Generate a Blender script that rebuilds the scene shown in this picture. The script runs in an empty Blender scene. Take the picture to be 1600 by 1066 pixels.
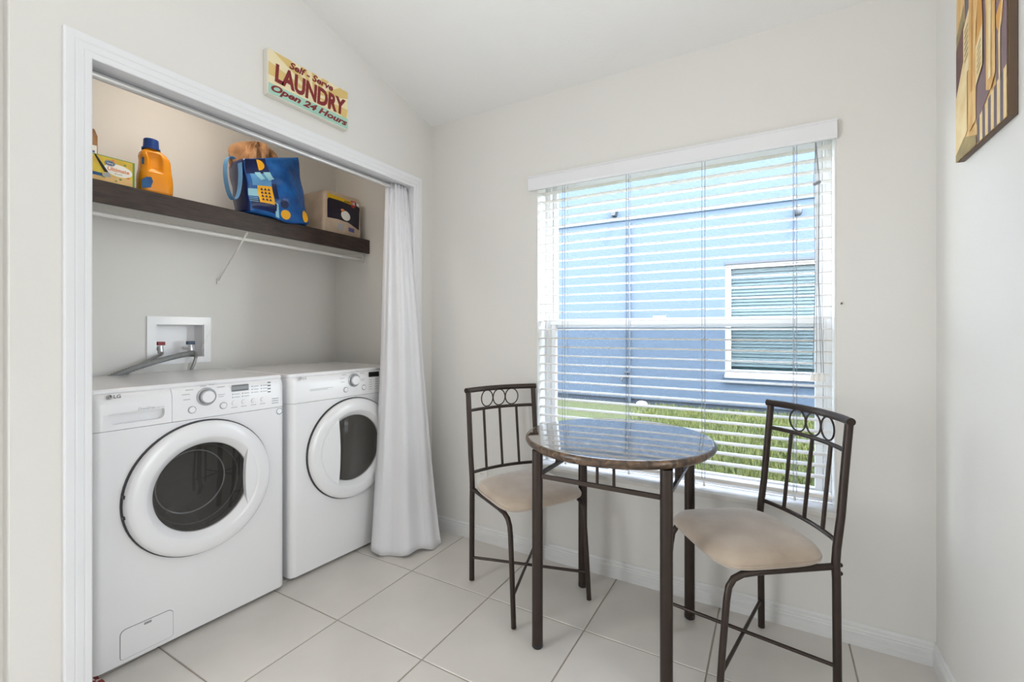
import bpy, bmesh, math, random
from mathutils import Vector, Matrix
random.seed(7)
SC = bpy.context.scene
COL = SC.collection
R = math.radians

# ------------------------------------------------------------------ camera, sky, sun, light
cd = bpy.data.cameras.new('camera'); cam = bpy.data.objects.new('camera', cd); COL.objects.link(cam)
cam.location = (1.808, -2.160, 1.195)
cam.rotation_euler = (R(90), 0, R(29.915))
cd.sensor_width = 36.0; cd.lens = 15.987; cd.shift_y = -0.0099; cd.clip_start = 0.02
SC.camera = cam

SC.view_settings.view_transform = 'Standard'; SC.view_settings.look = 'None'
SC.view_settings.exposure = 0.13; SC.view_settings.gamma = 1.0
SC.view_settings.use_curve_mapping = False
SC.cycles.diffuse_bounces = 5; SC.cycles.max_bounces = 12; SC.cycles.transparent_max_bounces = 16

w = bpy.data.worlds.new('sky'); SC.world = w; w.use_nodes = True
nt = w.node_tree; nt.nodes.clear()
wo = nt.nodes.new('ShaderNodeOutputWorld'); bg = nt.nodes.new('ShaderNodeBackground')
sky = nt.nodes.new('ShaderNodeTexSky'); sky.sky_type = 'NISHITA'; sky.sun_disc = False
sky.sun_elevation = R(63); sky.sun_rotation = R(130)
bg.inputs['Strength'].default_value = 3.9
haze = nt.nodes.new('ShaderNodeHueSaturation'); haze.inputs['Saturation'].default_value = .5   # bright hazy sky
nt.links.new(sky.outputs[0], haze.inputs['Color']); nt.links.new(haze.outputs[0], bg.inputs['Color']); nt.links.new(bg.outputs[0], wo.inputs['Surface'])

sl = bpy.data.lights.new('sun', 'SUN'); sl.energy = 8.4; sl.angle = R(1.0); sl.color = (1.0, .96, .90)
sun = bpy.data.objects.new('sun', sl); COL.objects.link(sun); sun.location = (6, -5, 14)
sun.rotation_euler = Vector((-1.1, 1.0, -3.0)).to_track_quat('-Z', 'Y').to_euler()

# daylight: added area lights in made-up door frames, unseen behind the camera
def fill_light(name, loc, rot, sx, sy, power):
    l = bpy.data.lights.new(name, 'AREA'); l.shape = 'RECTANGLE'; l.size = sx; l.size_y = sy; l.energy = power; l.color = (.94, .975, 1.0)
    o = bpy.data.objects.new(name, l); COL.objects.link(o); o.location = loc; o.rotation_euler = rot
fill_light('fill_light_right', (5.37, -1.85, 1.25), (R(90), 0, R(90)), 1.8, 2.2, 50)
fill_light('fill_light_left', (-.042, -2.70, 1.25), (R(90), 0, R(-90)), 1.6, 2.1, 44)
fill_light('fill_light_end', (2.6, -4.385, 1.35), (R(90), 0, 0), 2.6, 2.1, 4)

# ------------------------------------------------------------------ materials
MATS = {}
def rgb(r, g, b):
    def l(c):
        c /= 255.0
        return c / 12.92 if c <= .04045 else ((c + .055) / 1.055) ** 2.4
    return (l(r), l(g), l(b), 1.0)
def mat(name, col, rough=.5, metal=0.0, var=.06, vscale=6.0, bump=0.0, bscale=80.0, col2=None, spec=.5, coat=0.0,
        stretch=None, detail=3.0, trans=0.0, sheen=0.0, rand=0.0, emit=None):
    m = bpy.data.materials.new(name); m.use_nodes = True
    n = m.node_tree; b = n.nodes['Principled BSDF']; L = n.links.new
    b.inputs['Roughness'].default_value = rough; b.inputs['Metallic'].default_value = metal
    b.inputs['Specular IOR Level'].default_value = spec
    b.inputs['Coat Weight'].default_value = coat; b.inputs['Coat Roughness'].default_value = .04
    b.inputs['Sheen Weight'].default_value = sheen
    tc = n.nodes.new('ShaderNodeTexCoord'); mp = n.nodes.new('ShaderNodeMapping')
    L(tc.outputs['Object'], mp.inputs['Vector'])
    if stretch: mp.inputs['Scale'].default_value = stretch
    no = n.nodes.new('ShaderNodeTexNoise'); no.inputs['Scale'].default_value = vscale; no.inputs['Detail'].default_value = detail
    L(mp.outputs[0], no.inputs['Vector'])
    cr = n.nodes.new('ShaderNodeValToRGB')
    c2 = col2 or tuple(c * (1 - var) for c in col[:3]) + (1,)
    cr.color_ramp.elements[0].position = .32; cr.color_ramp.elements[1].position = .68
    cr.color_ramp.elements[0].color = c2; cr.color_ramp.elements[1].color = col
    L(no.outputs['Fac'], cr.inputs['Fac'])
    out = cr.outputs['Color']
    if rand:
        oi = n.nodes.new('ShaderNodeObjectInfo'); mr = n.nodes.new('ShaderNodeMapRange')
        mr.inputs['To Min'].default_value = 1 - rand; mr.inputs['To Max'].default_value = 1.0
        L(oi.outputs['Random'], mr.inputs['Value'])
        hs = n.nodes.new('ShaderNodeHueSaturation'); L(mr.outputs[0], hs.inputs['Value']); L(out, hs.inputs['Color']); out = hs.outputs[0]
    L(out, b.inputs['Base Color'])
    if bump:
        nb = n.nodes.new('ShaderNodeTexNoise'); nb.inputs['Scale'].default_value = bscale; nb.inputs['Detail'].default_value = 2
        L(mp.outputs[0], nb.inputs['Vector'])
        bp = n.nodes.new('ShaderNodeBump'); bp.inputs['Strength'].default_value = bump; bp.inputs['Distance'].default_value = .01
        L(nb.outputs['Fac'], bp.inputs['Height']); L(bp.outputs[0], b.inputs['Normal'])
    MATS[name] = m
    return m
def glass(name, tint, ior=1.45, rough=0.0, dif=None, difw=0.0, gcol=1.0):
    m = bpy.data.materials.new(name); m.use_nodes = True; n = m.node_tree; n.nodes.clear(); L = n.links.new
    o = n.nodes.new('ShaderNodeOutputMaterial'); mx = n.nodes.new('ShaderNodeMixShader')
    t = n.nodes.new('ShaderNodeBsdfTransparent'); t.inputs[0].default_value = tint
    g = n.nodes.new('ShaderNodeBsdfGlossy'); g.inputs['Roughness'].default_value = rough; g.inputs['Color'].default_value = (gcol, gcol, gcol, 1)
    f = n.nodes.new('ShaderNodeFresnel'); f.inputs[0].default_value = ior
    base = t.outputs[0]
    if dif:
        d = n.nodes.new('ShaderNodeBsdfDiffuse'); d.inputs[0].default_value = dif
        m2 = n.nodes.new('ShaderNodeMixShader'); m2.inputs[0].default_value = difw
        L(base, m2.inputs[1]); L(d.outputs[0], m2.inputs[2]); base = m2.outputs[0]
    ge = n.nodes.new('ShaderNodeNewGeometry'); iv = n.nodes.new('ShaderNodeMath'); iv.operation = 'SUBTRACT'; iv.inputs[0].default_value = 1.0
    mu = n.nodes.new('ShaderNodeMath'); mu.operation = 'MULTIPLY'
    L(ge.outputs['Backfacing'], iv.inputs[1]); L(iv.outputs[0], mu.inputs[0]); L(f.outputs[0], mu.inputs[1])   # thin pane: reflect on the entry face only
    L(mu.outputs[0], mx.inputs[0]); L(base, mx.inputs[1]); L(g.outputs[0], mx.inputs[2]); L(mx.outputs[0], o.inputs[0])
    MATS[name] = m
    return m

WALL = mat('wall_paint', rgb(226, 224, 220), .62, bump=.04, bscale=160, var=.015, vscale=2)
CEIL = mat('ceiling_paint', rgb(240, 240, 239), .8, bump=.06, bscale=90, var=.01)
TRIM = mat('trim_paint', rgb(232, 233, 236), .32, var=.02)
BASEB = mat('baseboard_paint', rgb(226, 226, 226), .35, var=.06, vscale=14, stretch=(1, 1, 6))
TILE = mat('ceramic_tile', rgb(220, 215, 209), .28, var=.07, vscale=5, rand=.05, spec=.4, detail=6)
GROUT = mat('grout', rgb(168, 160, 150), .9, var=.12, vscale=40)
VINYL = mat('white_vinyl', rgb(240, 240, 238), .35, var=.02)
SLATM = mat('blind_slat_white', rgb(244, 241, 236), .35, var=.015)
CORD = mat('blind_cord', rgb(150, 156, 166), .8, var=.1, vscale=60)  # greyed darker so the colour carries the cords' backlit shade
MARBLE = mat('sill_marble', rgb(222, 219, 214), .3, var=.16, vscale=9, detail=8)
def slat_mat():
    m = bpy.data.materials.new('translucent_slat'); m.use_nodes = True; n = m.node_tree; b = n.nodes['Principled BSDF']; L = n.links.new
    no = n.nodes.new('ShaderNodeTexNoise'); no.inputs['Scale'].default_value = 8
    cr = n.nodes.new('ShaderNodeValToRGB'); cr.color_ramp.elements[0].color = rgb(243, 240, 235); cr.color_ramp.elements[1].color = rgb(247, 244, 240)
    L(no.outputs['Fac'], cr.inputs['Fac']); L(cr.outputs[0], b.inputs['Base Color']); b.inputs['Roughness'].default_value = .4
    t = n.nodes.new('ShaderNodeBsdfTranslucent'); L(cr.outputs[0], t.inputs['Color'])
    mx = n.nodes.new('ShaderNodeMixShader'); mx.inputs[0].default_value = .38
    L(b.outputs[0], mx.inputs[1]); L(t.outputs[0], mx.inputs[2]); L(mx.outputs[0], n.nodes['Material Output'].inputs['Surface'])
    return m
SLATT = slat_mat()
GLASS = glass('window_glass', (.975, .985, .99, 1), 1.22, gcol=.08)
SCREEN = glass('insect_screen', (.83, .84, .85, 1), 1.02, .6, (.12, .13, .14, 1), .05)
ENAMEL = mat('white_enamel', rgb(236, 236, 238), .22, var=.01, coat=.4)
PLASTW = mat('white_plastic', rgb(238, 238, 240), .3, var=.01, coat=.2)
GREYP = mat('grey_plastic', rgb(150, 152, 154), .4, var=.05)
DARKP = mat('dark_plastic', rgb(38, 38, 40), .35, var=.1)
RUBBER = mat('dark_gasket', rgb(64, 64, 66), .6, var=.15)
DRUM = mat('drum_steel', rgb(120, 118, 116), .38, 0.5, var=.25, vscale=12)
SMOKE = glass('smoked_glass', (.66, .65, .64, 1), 1.5, .02)
SMOKE2 = glass('smoked_bowl', (.66, .65, .64, 1), 1.5, .05, (.34, .335, .33, 1), .34)
DRYIN = mat('dryer_inner_glass_grey', rgb(112, 110, 107), .35, var=.12, vscale=5)
SILVER = mat('silver_print', rgb(182, 184, 188), .25, .3, var=.1)
INK = mat('grey_ink', rgb(176, 178, 182), .6, var=.1)
INKD = mat('dark_ink', rgb(104, 106, 110), .5, var=.1)
CHROME = mat('chrome', rgb(226, 226, 226), .28, .85, var=.08, vscale=4)
WOOD = mat('dark_stained_wood', rgb(66, 50, 44), .45, col2=rgb(38, 28, 25), vscale=10, stretch=(8, 1.2, 10), bump=.15, bscale=30, detail=7)
WHITEM = mat('white_coated_metal', rgb(226, 224, 220), .35, var=.03)
SHELFW = mat('white_shelf_underside', rgb(214, 211, 206), .5, var=.04)
STEEL = mat('braided_steel', rgb(178, 178, 176), .32, .8, var=.35, vscale=400)
GREYH = mat('corrugated_grey', rgb(140, 142, 142), .45, var=.12, vscale=60)
REDP = mat('red_valve_plastic', rgb(140, 40, 36), .45)
BLUEP = mat('blue_valve_plastic', rgb(70, 86, 110), .45)
BRONZE = mat('bronze_metal', rgb(62, 52, 47), .36, .55, var=.12, vscale=30)
SUEDE = mat('tan_microsuede', rgb(190, 174, 157), .95, col2=rgb(164, 146, 128), vscale=7, detail=5, bump=.15, bscale=220, sheen=.6)
CURT = mat('white_curtain_cloth', rgb(232, 232, 236), .85, var=.02, bump=.08, bscale=300)
ORANGE = mat('orange_plastic', rgb(238, 150, 14), .32, var=.05, coat=.2)
BLUECAP = mat('blue_cap_plastic', rgb(22, 66, 140), .3, var=.06)
LBLUE = mat('label_blue', rgb(20, 92, 150), .4, col2=rgb(16, 52, 100), vscale=30)
KRAFT = mat('brown_paper', rgb(176, 134, 96), .8, col2=rgb(128, 92, 62), vscale=16)
BOXG = mat('box_green', rgb(112, 148, 62), .5, var=.1)
BOXY = mat('box_yellow', rgb(226, 206, 58), .5, col2=rgb(212, 176, 70), vscale=18)
BOXP = mat('box_peach', rgb(228, 190, 130), .5, col2=rgb(214, 176, 110), vscale=20)
WHITEI = mat('white_ink', rgb(244, 242, 236), .5, var=.02)
BLACKI = mat('black_ink', rgb(18, 16, 20), .4, var=.05)
NAVY = mat('navy_film', rgb(30, 22, 44), .25, var=.25, vscale=14)
YELI = mat('yellow_ink', rgb(230, 186, 20), .4, var=.06)
REDI = mat('red_ink', rgb(196, 56, 48), .4, var=.06)
ORAI = mat('orange_ink', rgb(226, 140, 84), .4, var=.08)
PURI = mat('violet_ink', rgb(94, 94, 150), .4, var=.1)
FILM = mat('plastic_film_tan', rgb(216, 196, 172), .28, col2=rgb(196, 172, 148), vscale=12, coat=.3)
BAGB = mat('bag_blue', rgb(22, 100, 176), .3, col2=rgb(14, 70, 138), vscale=16, bump=.5, bscale=26)
BAGN = mat('bag_navy', rgb(14, 34, 86), .35, var=.2, vscale=20)
BAGS = mat('bag_sky', rgb(150, 204, 222), .4, var=.1)
BAGL = mat('bag_light_blue', rgb(92, 154, 206), .45, var=.14, vscale=20)
BAGO = mat('bag_orange', rgb(246, 180, 30), .4, var=.08)
CREAM = mat('sign_cream', rgb(238, 224, 184), .55, var=.05)
SAND = mat('sign_sand', rgb(222, 192, 122), .55, var=.08)
MINT = mat('sign_mint', rgb(166, 208, 190), .55, var=.06)
MAROON = mat('sign_maroon', rgb(128, 32, 36), .5, var=.08)
SIGNE = mat('sign_edge', rgb(226, 222, 212), .6, var=.04)
PTAN = mat('art_tan', rgb(232, 196, 134), .55, col2=rgb(206, 158, 92), vscale=10, stretch=(1, 6, 1))
PCRE = mat('art_cream', rgb(240, 218, 170), .55, col2=rgb(224, 194, 136), vscale=14)
PAMB = mat('art_amber', rgb(222, 164, 72), .5, col2=rgb(196, 134, 60), vscale=8)
PMAR = mat('art_wine', rgb(126, 84, 74), .55, col2=rgb(96, 66, 62), vscale=16)
PSLA = mat('art_slate', rgb(92, 88, 94), .55, col2=rgb(112, 96, 104), vscale=12)
POLI = mat('art_olive', rgb(168, 148, 96), .55, col2=rgb(136, 120, 80), vscale=20)
PMAU = mat('art_mauve', rgb(132, 108, 112), .55, var=.15)
PEDG = mat('art_edge_brown', rgb(98, 78, 62), .55, var=.12)
STUC = mat('blue_stucco', rgb(59, 71, 83), .9, var=.06, vscale=10, bump=.55, bscale=24)
FOUND = mat('blue_grey_foundation', rgb(44, 50, 58), .9, var=.12, vscale=20)
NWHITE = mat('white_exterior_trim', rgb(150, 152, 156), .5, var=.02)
NGLASS = glass('teal_glass', (.92, .955, .955, 1), 1.35, gcol=.5)
NBLIND = mat('neighbour_blind', rgb(62, 70, 70), .5, var=.05)
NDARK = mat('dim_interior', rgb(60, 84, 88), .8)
GRASSG = mat('lawn_soil_green', rgb(62, 66, 28), .95, col2=rgb(48, 56, 22), vscale=7, detail=6)
BLADE = mat('grass_blade', rgb(84, 87, 30), .7, col2=rgb(62, 72, 24), vscale=3)
OUTLET = mat('outlet_white', rgb(236, 234, 230), .35)
CLOTHR = mat('checked_cloth_red', rgb(150, 70, 68), .9)
CLOTHW = mat('checked_cloth_white', rgb(226, 214, 206), .9)
FIXT = mat('dark_fixture_grey', rgb(44, 48, 52), .5, var=.1)

def marble_top(name, polish):
    m = bpy.data.materials.new(name); m.use_nodes = True; n = m.node_tree; b = n.nodes['Principled BSDF']; L = n.links.new
    tc = n.nodes.new('ShaderNodeTexCoord')
    n1 = n.nodes.new('ShaderNodeTexNoise'); n1.inputs['Scale'].default_value = 26; n1.inputs['Detail'].default_value = 8; n1.inputs['Distortion'].default_value = 1.6
    n2 = n.nodes.new('ShaderNodeTexVoronoi'); n2.inputs['Scale'].default_value = 26
    L(tc.outputs['Object'], n1.inputs['Vector']); L(n1.outputs['Color'], n2.inputs['Vector'])
    cr = n.nodes.new('ShaderNodeValToRGB'); e = cr.color_ramp.elements
    e[0].position = .3; e[0].color = rgb(44, 30, 22); e[1].position = .75; e[1].color = rgb(140, 112, 84)
    e.new(.5).color = rgb(78, 62, 50)
    L(n1.outputs['Fac'], cr.inputs['Fac']); L(cr.outputs[0], b.inputs['Base Color'])
    if polish: b.inputs['Roughness'].default_value = .05; b.inputs['Specular IOR Level'].default_value = .8; b.inputs['IOR'].default_value = 1.8; b.inputs['Coat IOR'].default_value = 2.1
    else: b.inputs['Roughness'].default_value = .3
    b.inputs['Coat Weight'].default_value = 1.0 if polish else .15; b.inputs['Coat Roughness'].default_value = .03
    return m
MTOP = marble_top('brown_marble_polished', True); MRIM = marble_top('brown_marble_rim', False)

# ------------------------------------------------------------------ mesh helpers
def setp(o, label=None, cat=None, group=None, kind=None):
    if label: o['label'] = label
    if cat: o['category'] = cat
    if group: o['group'] = group
    if kind: o['kind'] = kind
    return o
def empty(name, loc=(0, 0, 0), rz=0.0, **k):
    o = bpy.data.objects.new(name, None); COL.objects.link(o); o.location = loc; o.rotation_euler = (0, 0, rz)
    o.empty_display_size = .05
    return setp(o, **k)
class MB:
    def __init__(s): s.v = []; s.f = []; s.m = []; s.cur = 0
    def add(s, vs, fs):
        o = len(s.v); s.v += [tuple(p) for p in vs]
        for f in fs: s.f.append([i + o for i in f]); s.m.append(s.cur)
        return s
    def box(s, x0, x1, y0, y1, z0, z1):
        vs = [(x, y, z) for z in (z0, z1) for y in (y0, y1) for x in (x0, x1)]
        return s.add(vs, [(0, 2, 3, 1), (4, 5, 7, 6), (0, 1, 5, 4), (2, 6, 7, 3), (0, 4, 6, 2), (1, 3, 7, 5)])
    def prism(s, pts, z0, z1, f=None, capb=True, capt=True):
        """pts CCW in the plane; f maps (a,b,h) -> xyz"""
        f = f or (lambda a, b, h: (a, b, h)); n = len(pts)
        vs = [f(a, b, z0) for a, b in pts] + [f(a, b, z1) for a, b in pts]
        fs = [(i, (i + 1) % n, n + (i + 1) % n, n + i) for i in range(n)]
        if capb: fs.append(tuple(range(n - 1, -1, -1)))
        if capt: fs.append(tuple(range(n, 2 * n)))
        return s.add(vs, fs)
    def poly(s, pts): return s.add(pts, [tuple(range(len(pts)))])
    def tube(s, path, r, n=10, cap=True, closed=False):
        P = [Vector(p) for p in path]; k = len(P); rr = r if isinstance(r, (list, tuple)) else [r] * k
        rings = []; up = None
        for i, p in enumerate(P):
            a = P[(i - 1) % k] if (closed or i > 0) else P[i]; b = P[(i + 1) % k] if (closed or i < k - 1) else P[i]
            t = (b - a)
            if t.length < 1e-9: t = Vector((0, 0, 1))
            t.normalize()
            if up is None:
                up = Vector((0, 0, 1)) if abs(t.z) < .9 else Vector((1, 0, 0))
            x = up.cross(t); 
            if x.length < 1e-6: x = Vector((1, 0, 0)).cross(t)
            x.normalize(); y = t.cross(x); up = y
            rings.append([p + (x * math.cos(2 * math.pi * j / n) + y * math.sin(2 * math.pi * j / n)) * rr[i] for j in range(n)])
        vs = [q for g in rings for q in g]; fs = []
        for i in range(k if closed else k - 1):
            i2 = (i + 1) % k
            for j in range(n): fs.append((i * n + j, i * n + (j + 1) % n, i2 * n + (j + 1) % n, i2 * n + j))
        if cap and not closed: fs += [tuple(range(n - 1, -1, -1)), tuple((k - 1) * n + j for j in range(n))]
        return s.add(vs, fs)
    def lathe(s, prof, f, n=48, a0=0, close=True):
        """prof list of (r, d); f(r*cos, r*sin, d) -> xyz"""
        k = len(prof); vs = []; fs = []
        for r, d in prof:
            for j in range(n):
                t = a0 + 2 * math.pi * j / n; vs.append(f(r * math.cos(t), r * math.sin(t), d))
        for i in range(k - 1):
            for j in range(n): fs.append((i * n + j, i * n + (j + 1) % n, (i + 1) * n + (j + 1) % n, (i + 1) * n + j))
        return s.add(vs, fs)
    def disc(s, c, r, f, d, n=24): return s.add([f(c[0] + r * math.cos(2 * math.pi * j / n), c[1] + r * math.sin(2 * math.pi * j / n), d) for j in range(n)], [tuple(range(n))])
    def cyl(s, f, c, r, d0, d1, n=24): return s.prism([(c[0] + r * math.cos(2 * math.pi * j / n), c[1] + r * math.sin(2 * math.pi * j / n)) for j in range(n)], d0, d1, f)
    def sphere(s, c, r, n=12, sc=(1, 1, 1)):
        vs = []; fs = []
        for i in range(n + 1):
            th = math.pi * i / n
            for j in range(2 * n):
                ph = math.pi * j / n
                vs.append((c[0] + r * sc[0] * math.sin(th) * math.cos(ph), c[1] + r * sc[1] * math.sin(th) * math.sin(ph), c[2] + r * sc[2] * math.cos(th)))
        for i in range(n):
            for j in range(2 * n): fs.append((i * 2 * n + j, (i + 1) * 2 * n + j, (i + 1) * 2 * n + (j + 1) % (2 * n), i * 2 * n + (j + 1) % (2 * n)))
        return s.add(vs, fs)
    def grid(s, nu, nv, f):
        vs = [f(i / nu, j / nv) for j in range(nv + 1) for i in range(nu + 1)]
        fs = [(j * (nu + 1) + i, j * (nu + 1) + i + 1, (j + 1) * (nu + 1) + i + 1, (j + 1) * (nu + 1) + i) for j in range(nv) for i in range(nu)]
        return s.add(vs, fs)
    def holed(s, outer, inner, f):
        """flat polygon with a hole; 2D loops, f(a,b)->xyz"""
        bm = bmesh.new(); ed = []
        for loop in (outer, inner):
            vs = [bm.verts.new((a, b, 0)) for a, b in loop]
            for i in range(len(vs)): ed.append(bm.edges.new((vs[i], vs[(i + 1) % len(vs)])))
        bmesh.ops.triangle_fill(bm, use_beauty=True, use_dissolve=False, edges=ed, normal=(0, 0, 1))
        bm.verts.index_update()
        s.add([f(v.co.x, v.co.y) for v in bm.verts], [[v.index for v in fc.verts] for fc in bm.faces]); bm.free()
        return s
    def build(s, name, mats, parent=None, smooth=False, bevel=0, seg=2, weld=False, recalc=True, solid=0, subsurf=0, auto=35, **k):
        me = bpy.data.meshes.new(name); me.from_pydata(s.v, [], s.f); 
        if not isinstance(mats, (list, tuple)): mats = [mats]
        for m in mats: me.materials.append(m)
        for p, i in zip(me.polygons, s.m): p.material_index = i
        if weld or recalc:
            bm = bmesh.new(); bm.from_mesh(me)
            if weld: bmesh.ops.remove_doubles(bm, verts=bm.verts, dist=1e-5)
            if recalc: bmesh.ops.recalc_face_normals(bm, faces=bm.faces)
            bm.to_mesh(me); bm.free()
        me.update()
        o = bpy.data.objects.new(name, me); COL.objects.link(o)
        if parent: o.parent = parent
        if smooth:
            for p in me.polygons: p.use_smooth = True
            if smooth != 'all':
                try: me.set_sharp_from_angle(angle=R(auto))
                except Exception: pass
        if subsurf: mo = o.modifiers.new('s', 'SUBSURF'); mo.levels = subsurf; mo.render_levels = subsurf
        if solid: mo = o.modifiers.new('t', 'SOLIDIFY'); mo.thickness = solid; mo.offset = 0
        if bevel: mo = o.modifiers.new('b', 'BEVEL'); mo.width = bevel; mo.segments = seg; mo.limit_method = 'ANGLE'; mo.angle_limit = R(40); mo.harden_normals = False
        return setp(o, **k)
def rrect(x0, x1, y0, y1, r, n=6):
    """rounded rectangle, r single or (bl, br, tr, tl)"""
    rs = r if isinstance(r, (list, tuple)) else (r,) * 4
    pts = []
    for (cx, cy, a), q in zip(((x0, y0, 180), (x1, y0, 270), (x1, y1, 0), (x0, y1, 90)), rs):
        sx = 1 if cx == x0 else -1; sy = 1 if cy == y0 else -1
        if q <= 0: pts.append((cx, cy)); continue
        for i in range(n + 1):
            t = R(a + 90 * i / n); pts.append((cx + sx * q + q * math.cos(t), cy + sy * q + q * math.sin(t)))
    return pts
_tc = {}
def text_geo(body, size=1.0, shear=0.0, offset=0.0, space=1.0):
    key = (body, size, shear, offset, space)
    c = bpy.data.curves.new('t', 'FONT'); c.body = body; c.size = size; c.shear = shear; c.offset = offset; c.space_character = space
    c.align_x = 'LEFT'; c.resolution_u = 3
    o = bpy.data.objects.new('t', c); COL.objects.link(o)
    dg = bpy.context.evaluated_depsgraph_get(); ev = o.evaluated_get(dg); me = ev.to_mesh()
    v = [tuple(p.co) for p in me.vertices]; f = [list(p.vertices) for p in me.polygons]
    ev.to_mesh_clear(); bpy.data.objects.remove(o); bpy.data.curves.remove(c)
    return v, f
def put_text(mb, body, x0, x1, y0, y1, f, shear=0.0, offset=0.0, space=1.0):
    """fit the text into the rectangle; f(a,b)->xyz"""
    v, fs = text_geo(body, 1.0, shear, offset, space)
    if not v: return
    ax = min(p[0] for p in v); bx = max(p[0] for p in v); ay = min(p[1] for p in v); by = max(p[1] for p in v)
    mb.add([f(x0 + (p[0] - ax) / (bx - ax) * (x1 - x0), y0 + (p[1] - ay) / (by - ay) * (y1 - y0)) for p in v], fs)
def copy_tree(o, parent=None):
    c = o.copy(); COL.objects.link(c); c.parent = parent
    for ch in list(o.children): copy_tree(ch, c)
    return c

# ------------------------------------------------------------------ the setting
W = 2.311; YR = -4.40; XE = 5.40; YW = -0.82   # XE, YW: far side of the open room past the end of the right wall
CX = -0.87; WT = 0.105       # right wall, far end of room, closet back, closet front wall thickness
OY0, OY1, OZ = -1.603, -0.164, 2.030                # closet opening
WX0, WX1, WZ0, WZ1 = 0.717, 2.018, 0.490, 2.016     # window opening
def ceil_z(y): return 2.44 - .245 * y

fl = MB().box(CX - .1, XE + .1, YR - .1, .2, -.12, -.003).build('floor', GROUT, kind='structure', label='pale grey grout bed under the floor tiles')
TX, TY = .453, .446
tile_cache = {}
for i in range(-3, 12):
    for j in range(0, 11):
        x0, x1 = .246 + TX * i + .0028, .246 + TX * (i + 1) - .0028
        y1, y0 = .002 - TY * j - .0028, .002 - TY * (j + 1) + .0028
        x0, x1 = max(x0, CX + .002), min(x1, XE - .002); y0, y1 = max(y0, YR + .002), min(y1, -.002)
        if x1 > W and y1 > YW: 
            if x0 > W: y1 = YW - .003
            elif y0 >= YW - .25: x1 = W - .002
            else: pass
        if x1 - x0 < .02 or y1 - y0 < .02: continue
        if x1 < -.07 and y0 < -1.9: continue
        key = (round(x1 - x0, 4), round(y1 - y0, 4)); cx, cy = (x0 + x1) / 2, (y0 + y1) / 2
        if key not in tile_cache:
            a, b = key[0] / 2, key[1] / 2; e = .0018
            m = MB().add([(-a, -b, -.010), (a, -b, -.010), (a, b, -.010), (-a, b, -.010), (-a, -b, -e), (a, -b, -e), (a, b, -e), (-a, b, -e),
                          (-a + e, -b + e, 0), (a - e, -b + e, 0), (a - e, b - e, 0), (-a + e, b - e, 0)],
                         [(3, 2, 1, 0), (0, 1, 5, 4), (1, 2, 6, 5), (2, 3, 7, 6), (3, 0, 4, 7), (4, 5, 9, 8), (5, 6, 10, 9), (6, 7, 11, 10), (7, 4, 8, 11), (8, 9, 10, 11)])
            o = m.build('floor_tile', TILE, fl); tile_cache[key] = o.data
        else:
            o = bpy.data.objects.new('floor_tile', tile_cache[key]); COL.objects.link(o); o.parent = fl
        o.location = (cx, cy, 0)

# left wall with the closet opening (prisms in the y-z plane, extruded over x)
fx = lambda a, b, h: (h, a, b)
wl = MB()
YE = -1.768
wl.prism([(OY1, 0), (.0, 0), (.0, ceil_z(0)), (OY1, ceil_z(OY1))], -WT, 0, fx)
wl.prism([(OY0, OZ), (OY1, OZ), (OY1, ceil_z(OY1)), (OY0, ceil_z(OY0))], -WT, 0, fx)
wl.prism([(YE, 0), (OY0, 0), (OY0, ceil_z(OY0)), (YE, ceil_z(YE))], -WT, 0, fx)
wl.prism([(YR, 0), (YE, 0), (YE, ceil_z(YE)), (YR, ceil_z(YR))], -WT, -.058, fx)
wl.build('wall_left', WALL, weld=False, kind='structure')
# window wall
wb = MB()
for (x0, x1, z0, z1) in ((CX - .1, WX0, 0, 2.44), (WX1, W + .1, 0, 2.44), (WX0, WX1, 0, WZ0 - .022), (WX0, WX1, WZ1, 2.44)):
    wb.box(x0, x1, 0, .20, z0, z1)
wb.build('wall_back', WALL, kind='structure')
MB().prism([(YW, 0), (0, 0), (0, 2.44), (YW, ceil_z(YW))], W, W + .1, fx).build('wall_right', WALL, kind='structure')
MB().box(W + .1, XE, YW, YW + .1, 0, ceil_z(YW)).build('wall_extension_back', WALL, kind='structure')
MB().prism([(YR, 0), (YW + .1, 0), (YW + .1, ceil_z(YW + .1)), (YR, ceil_z(YR))], XE, XE + .1, fx).build('wall_extension_right', WALL, kind='structure')
MB().box(-.058, XE, YR - .1, YR, 0, ceil_z(YR)).build('wall_front', WALL, kind='structure')
cbw = MB()
VY0, VY1, VZ0, VZ1 = -1.078, -.860, 1.056, 1.228        # recess for the water valves
for (a0, a1, c0_, c1_) in ((-1.80, 0, 0, VZ0), (-1.80, 0, VZ1, 2.44), (-1.80, VY0, VZ0, VZ1), (VY1, 0, VZ0, VZ1)): cbw.box(CX - .1, CX, a0, a1, c0_, c1_)
cbw.build('wall_closet_back', WALL, kind='structure')
MB().box(CX, -WT, -1.80, -1.70, 0, 2.44).build('wall_closet_left', WALL, kind='structure')
MB().box(CX, -WT, -1.70, 0, 2.44, 2.50).build('ceiling_closet', CEIL, kind='structure')
MB().prism([(YR - .1, ceil_z(YR - .1)), (.2, 2.44 - .049), (.2, 2.56), (YR - .1, ceil_z(YR - .1) + .12)], -WT, XE + .1, fx).build('ceiling', CEIL, kind='structure')

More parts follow.
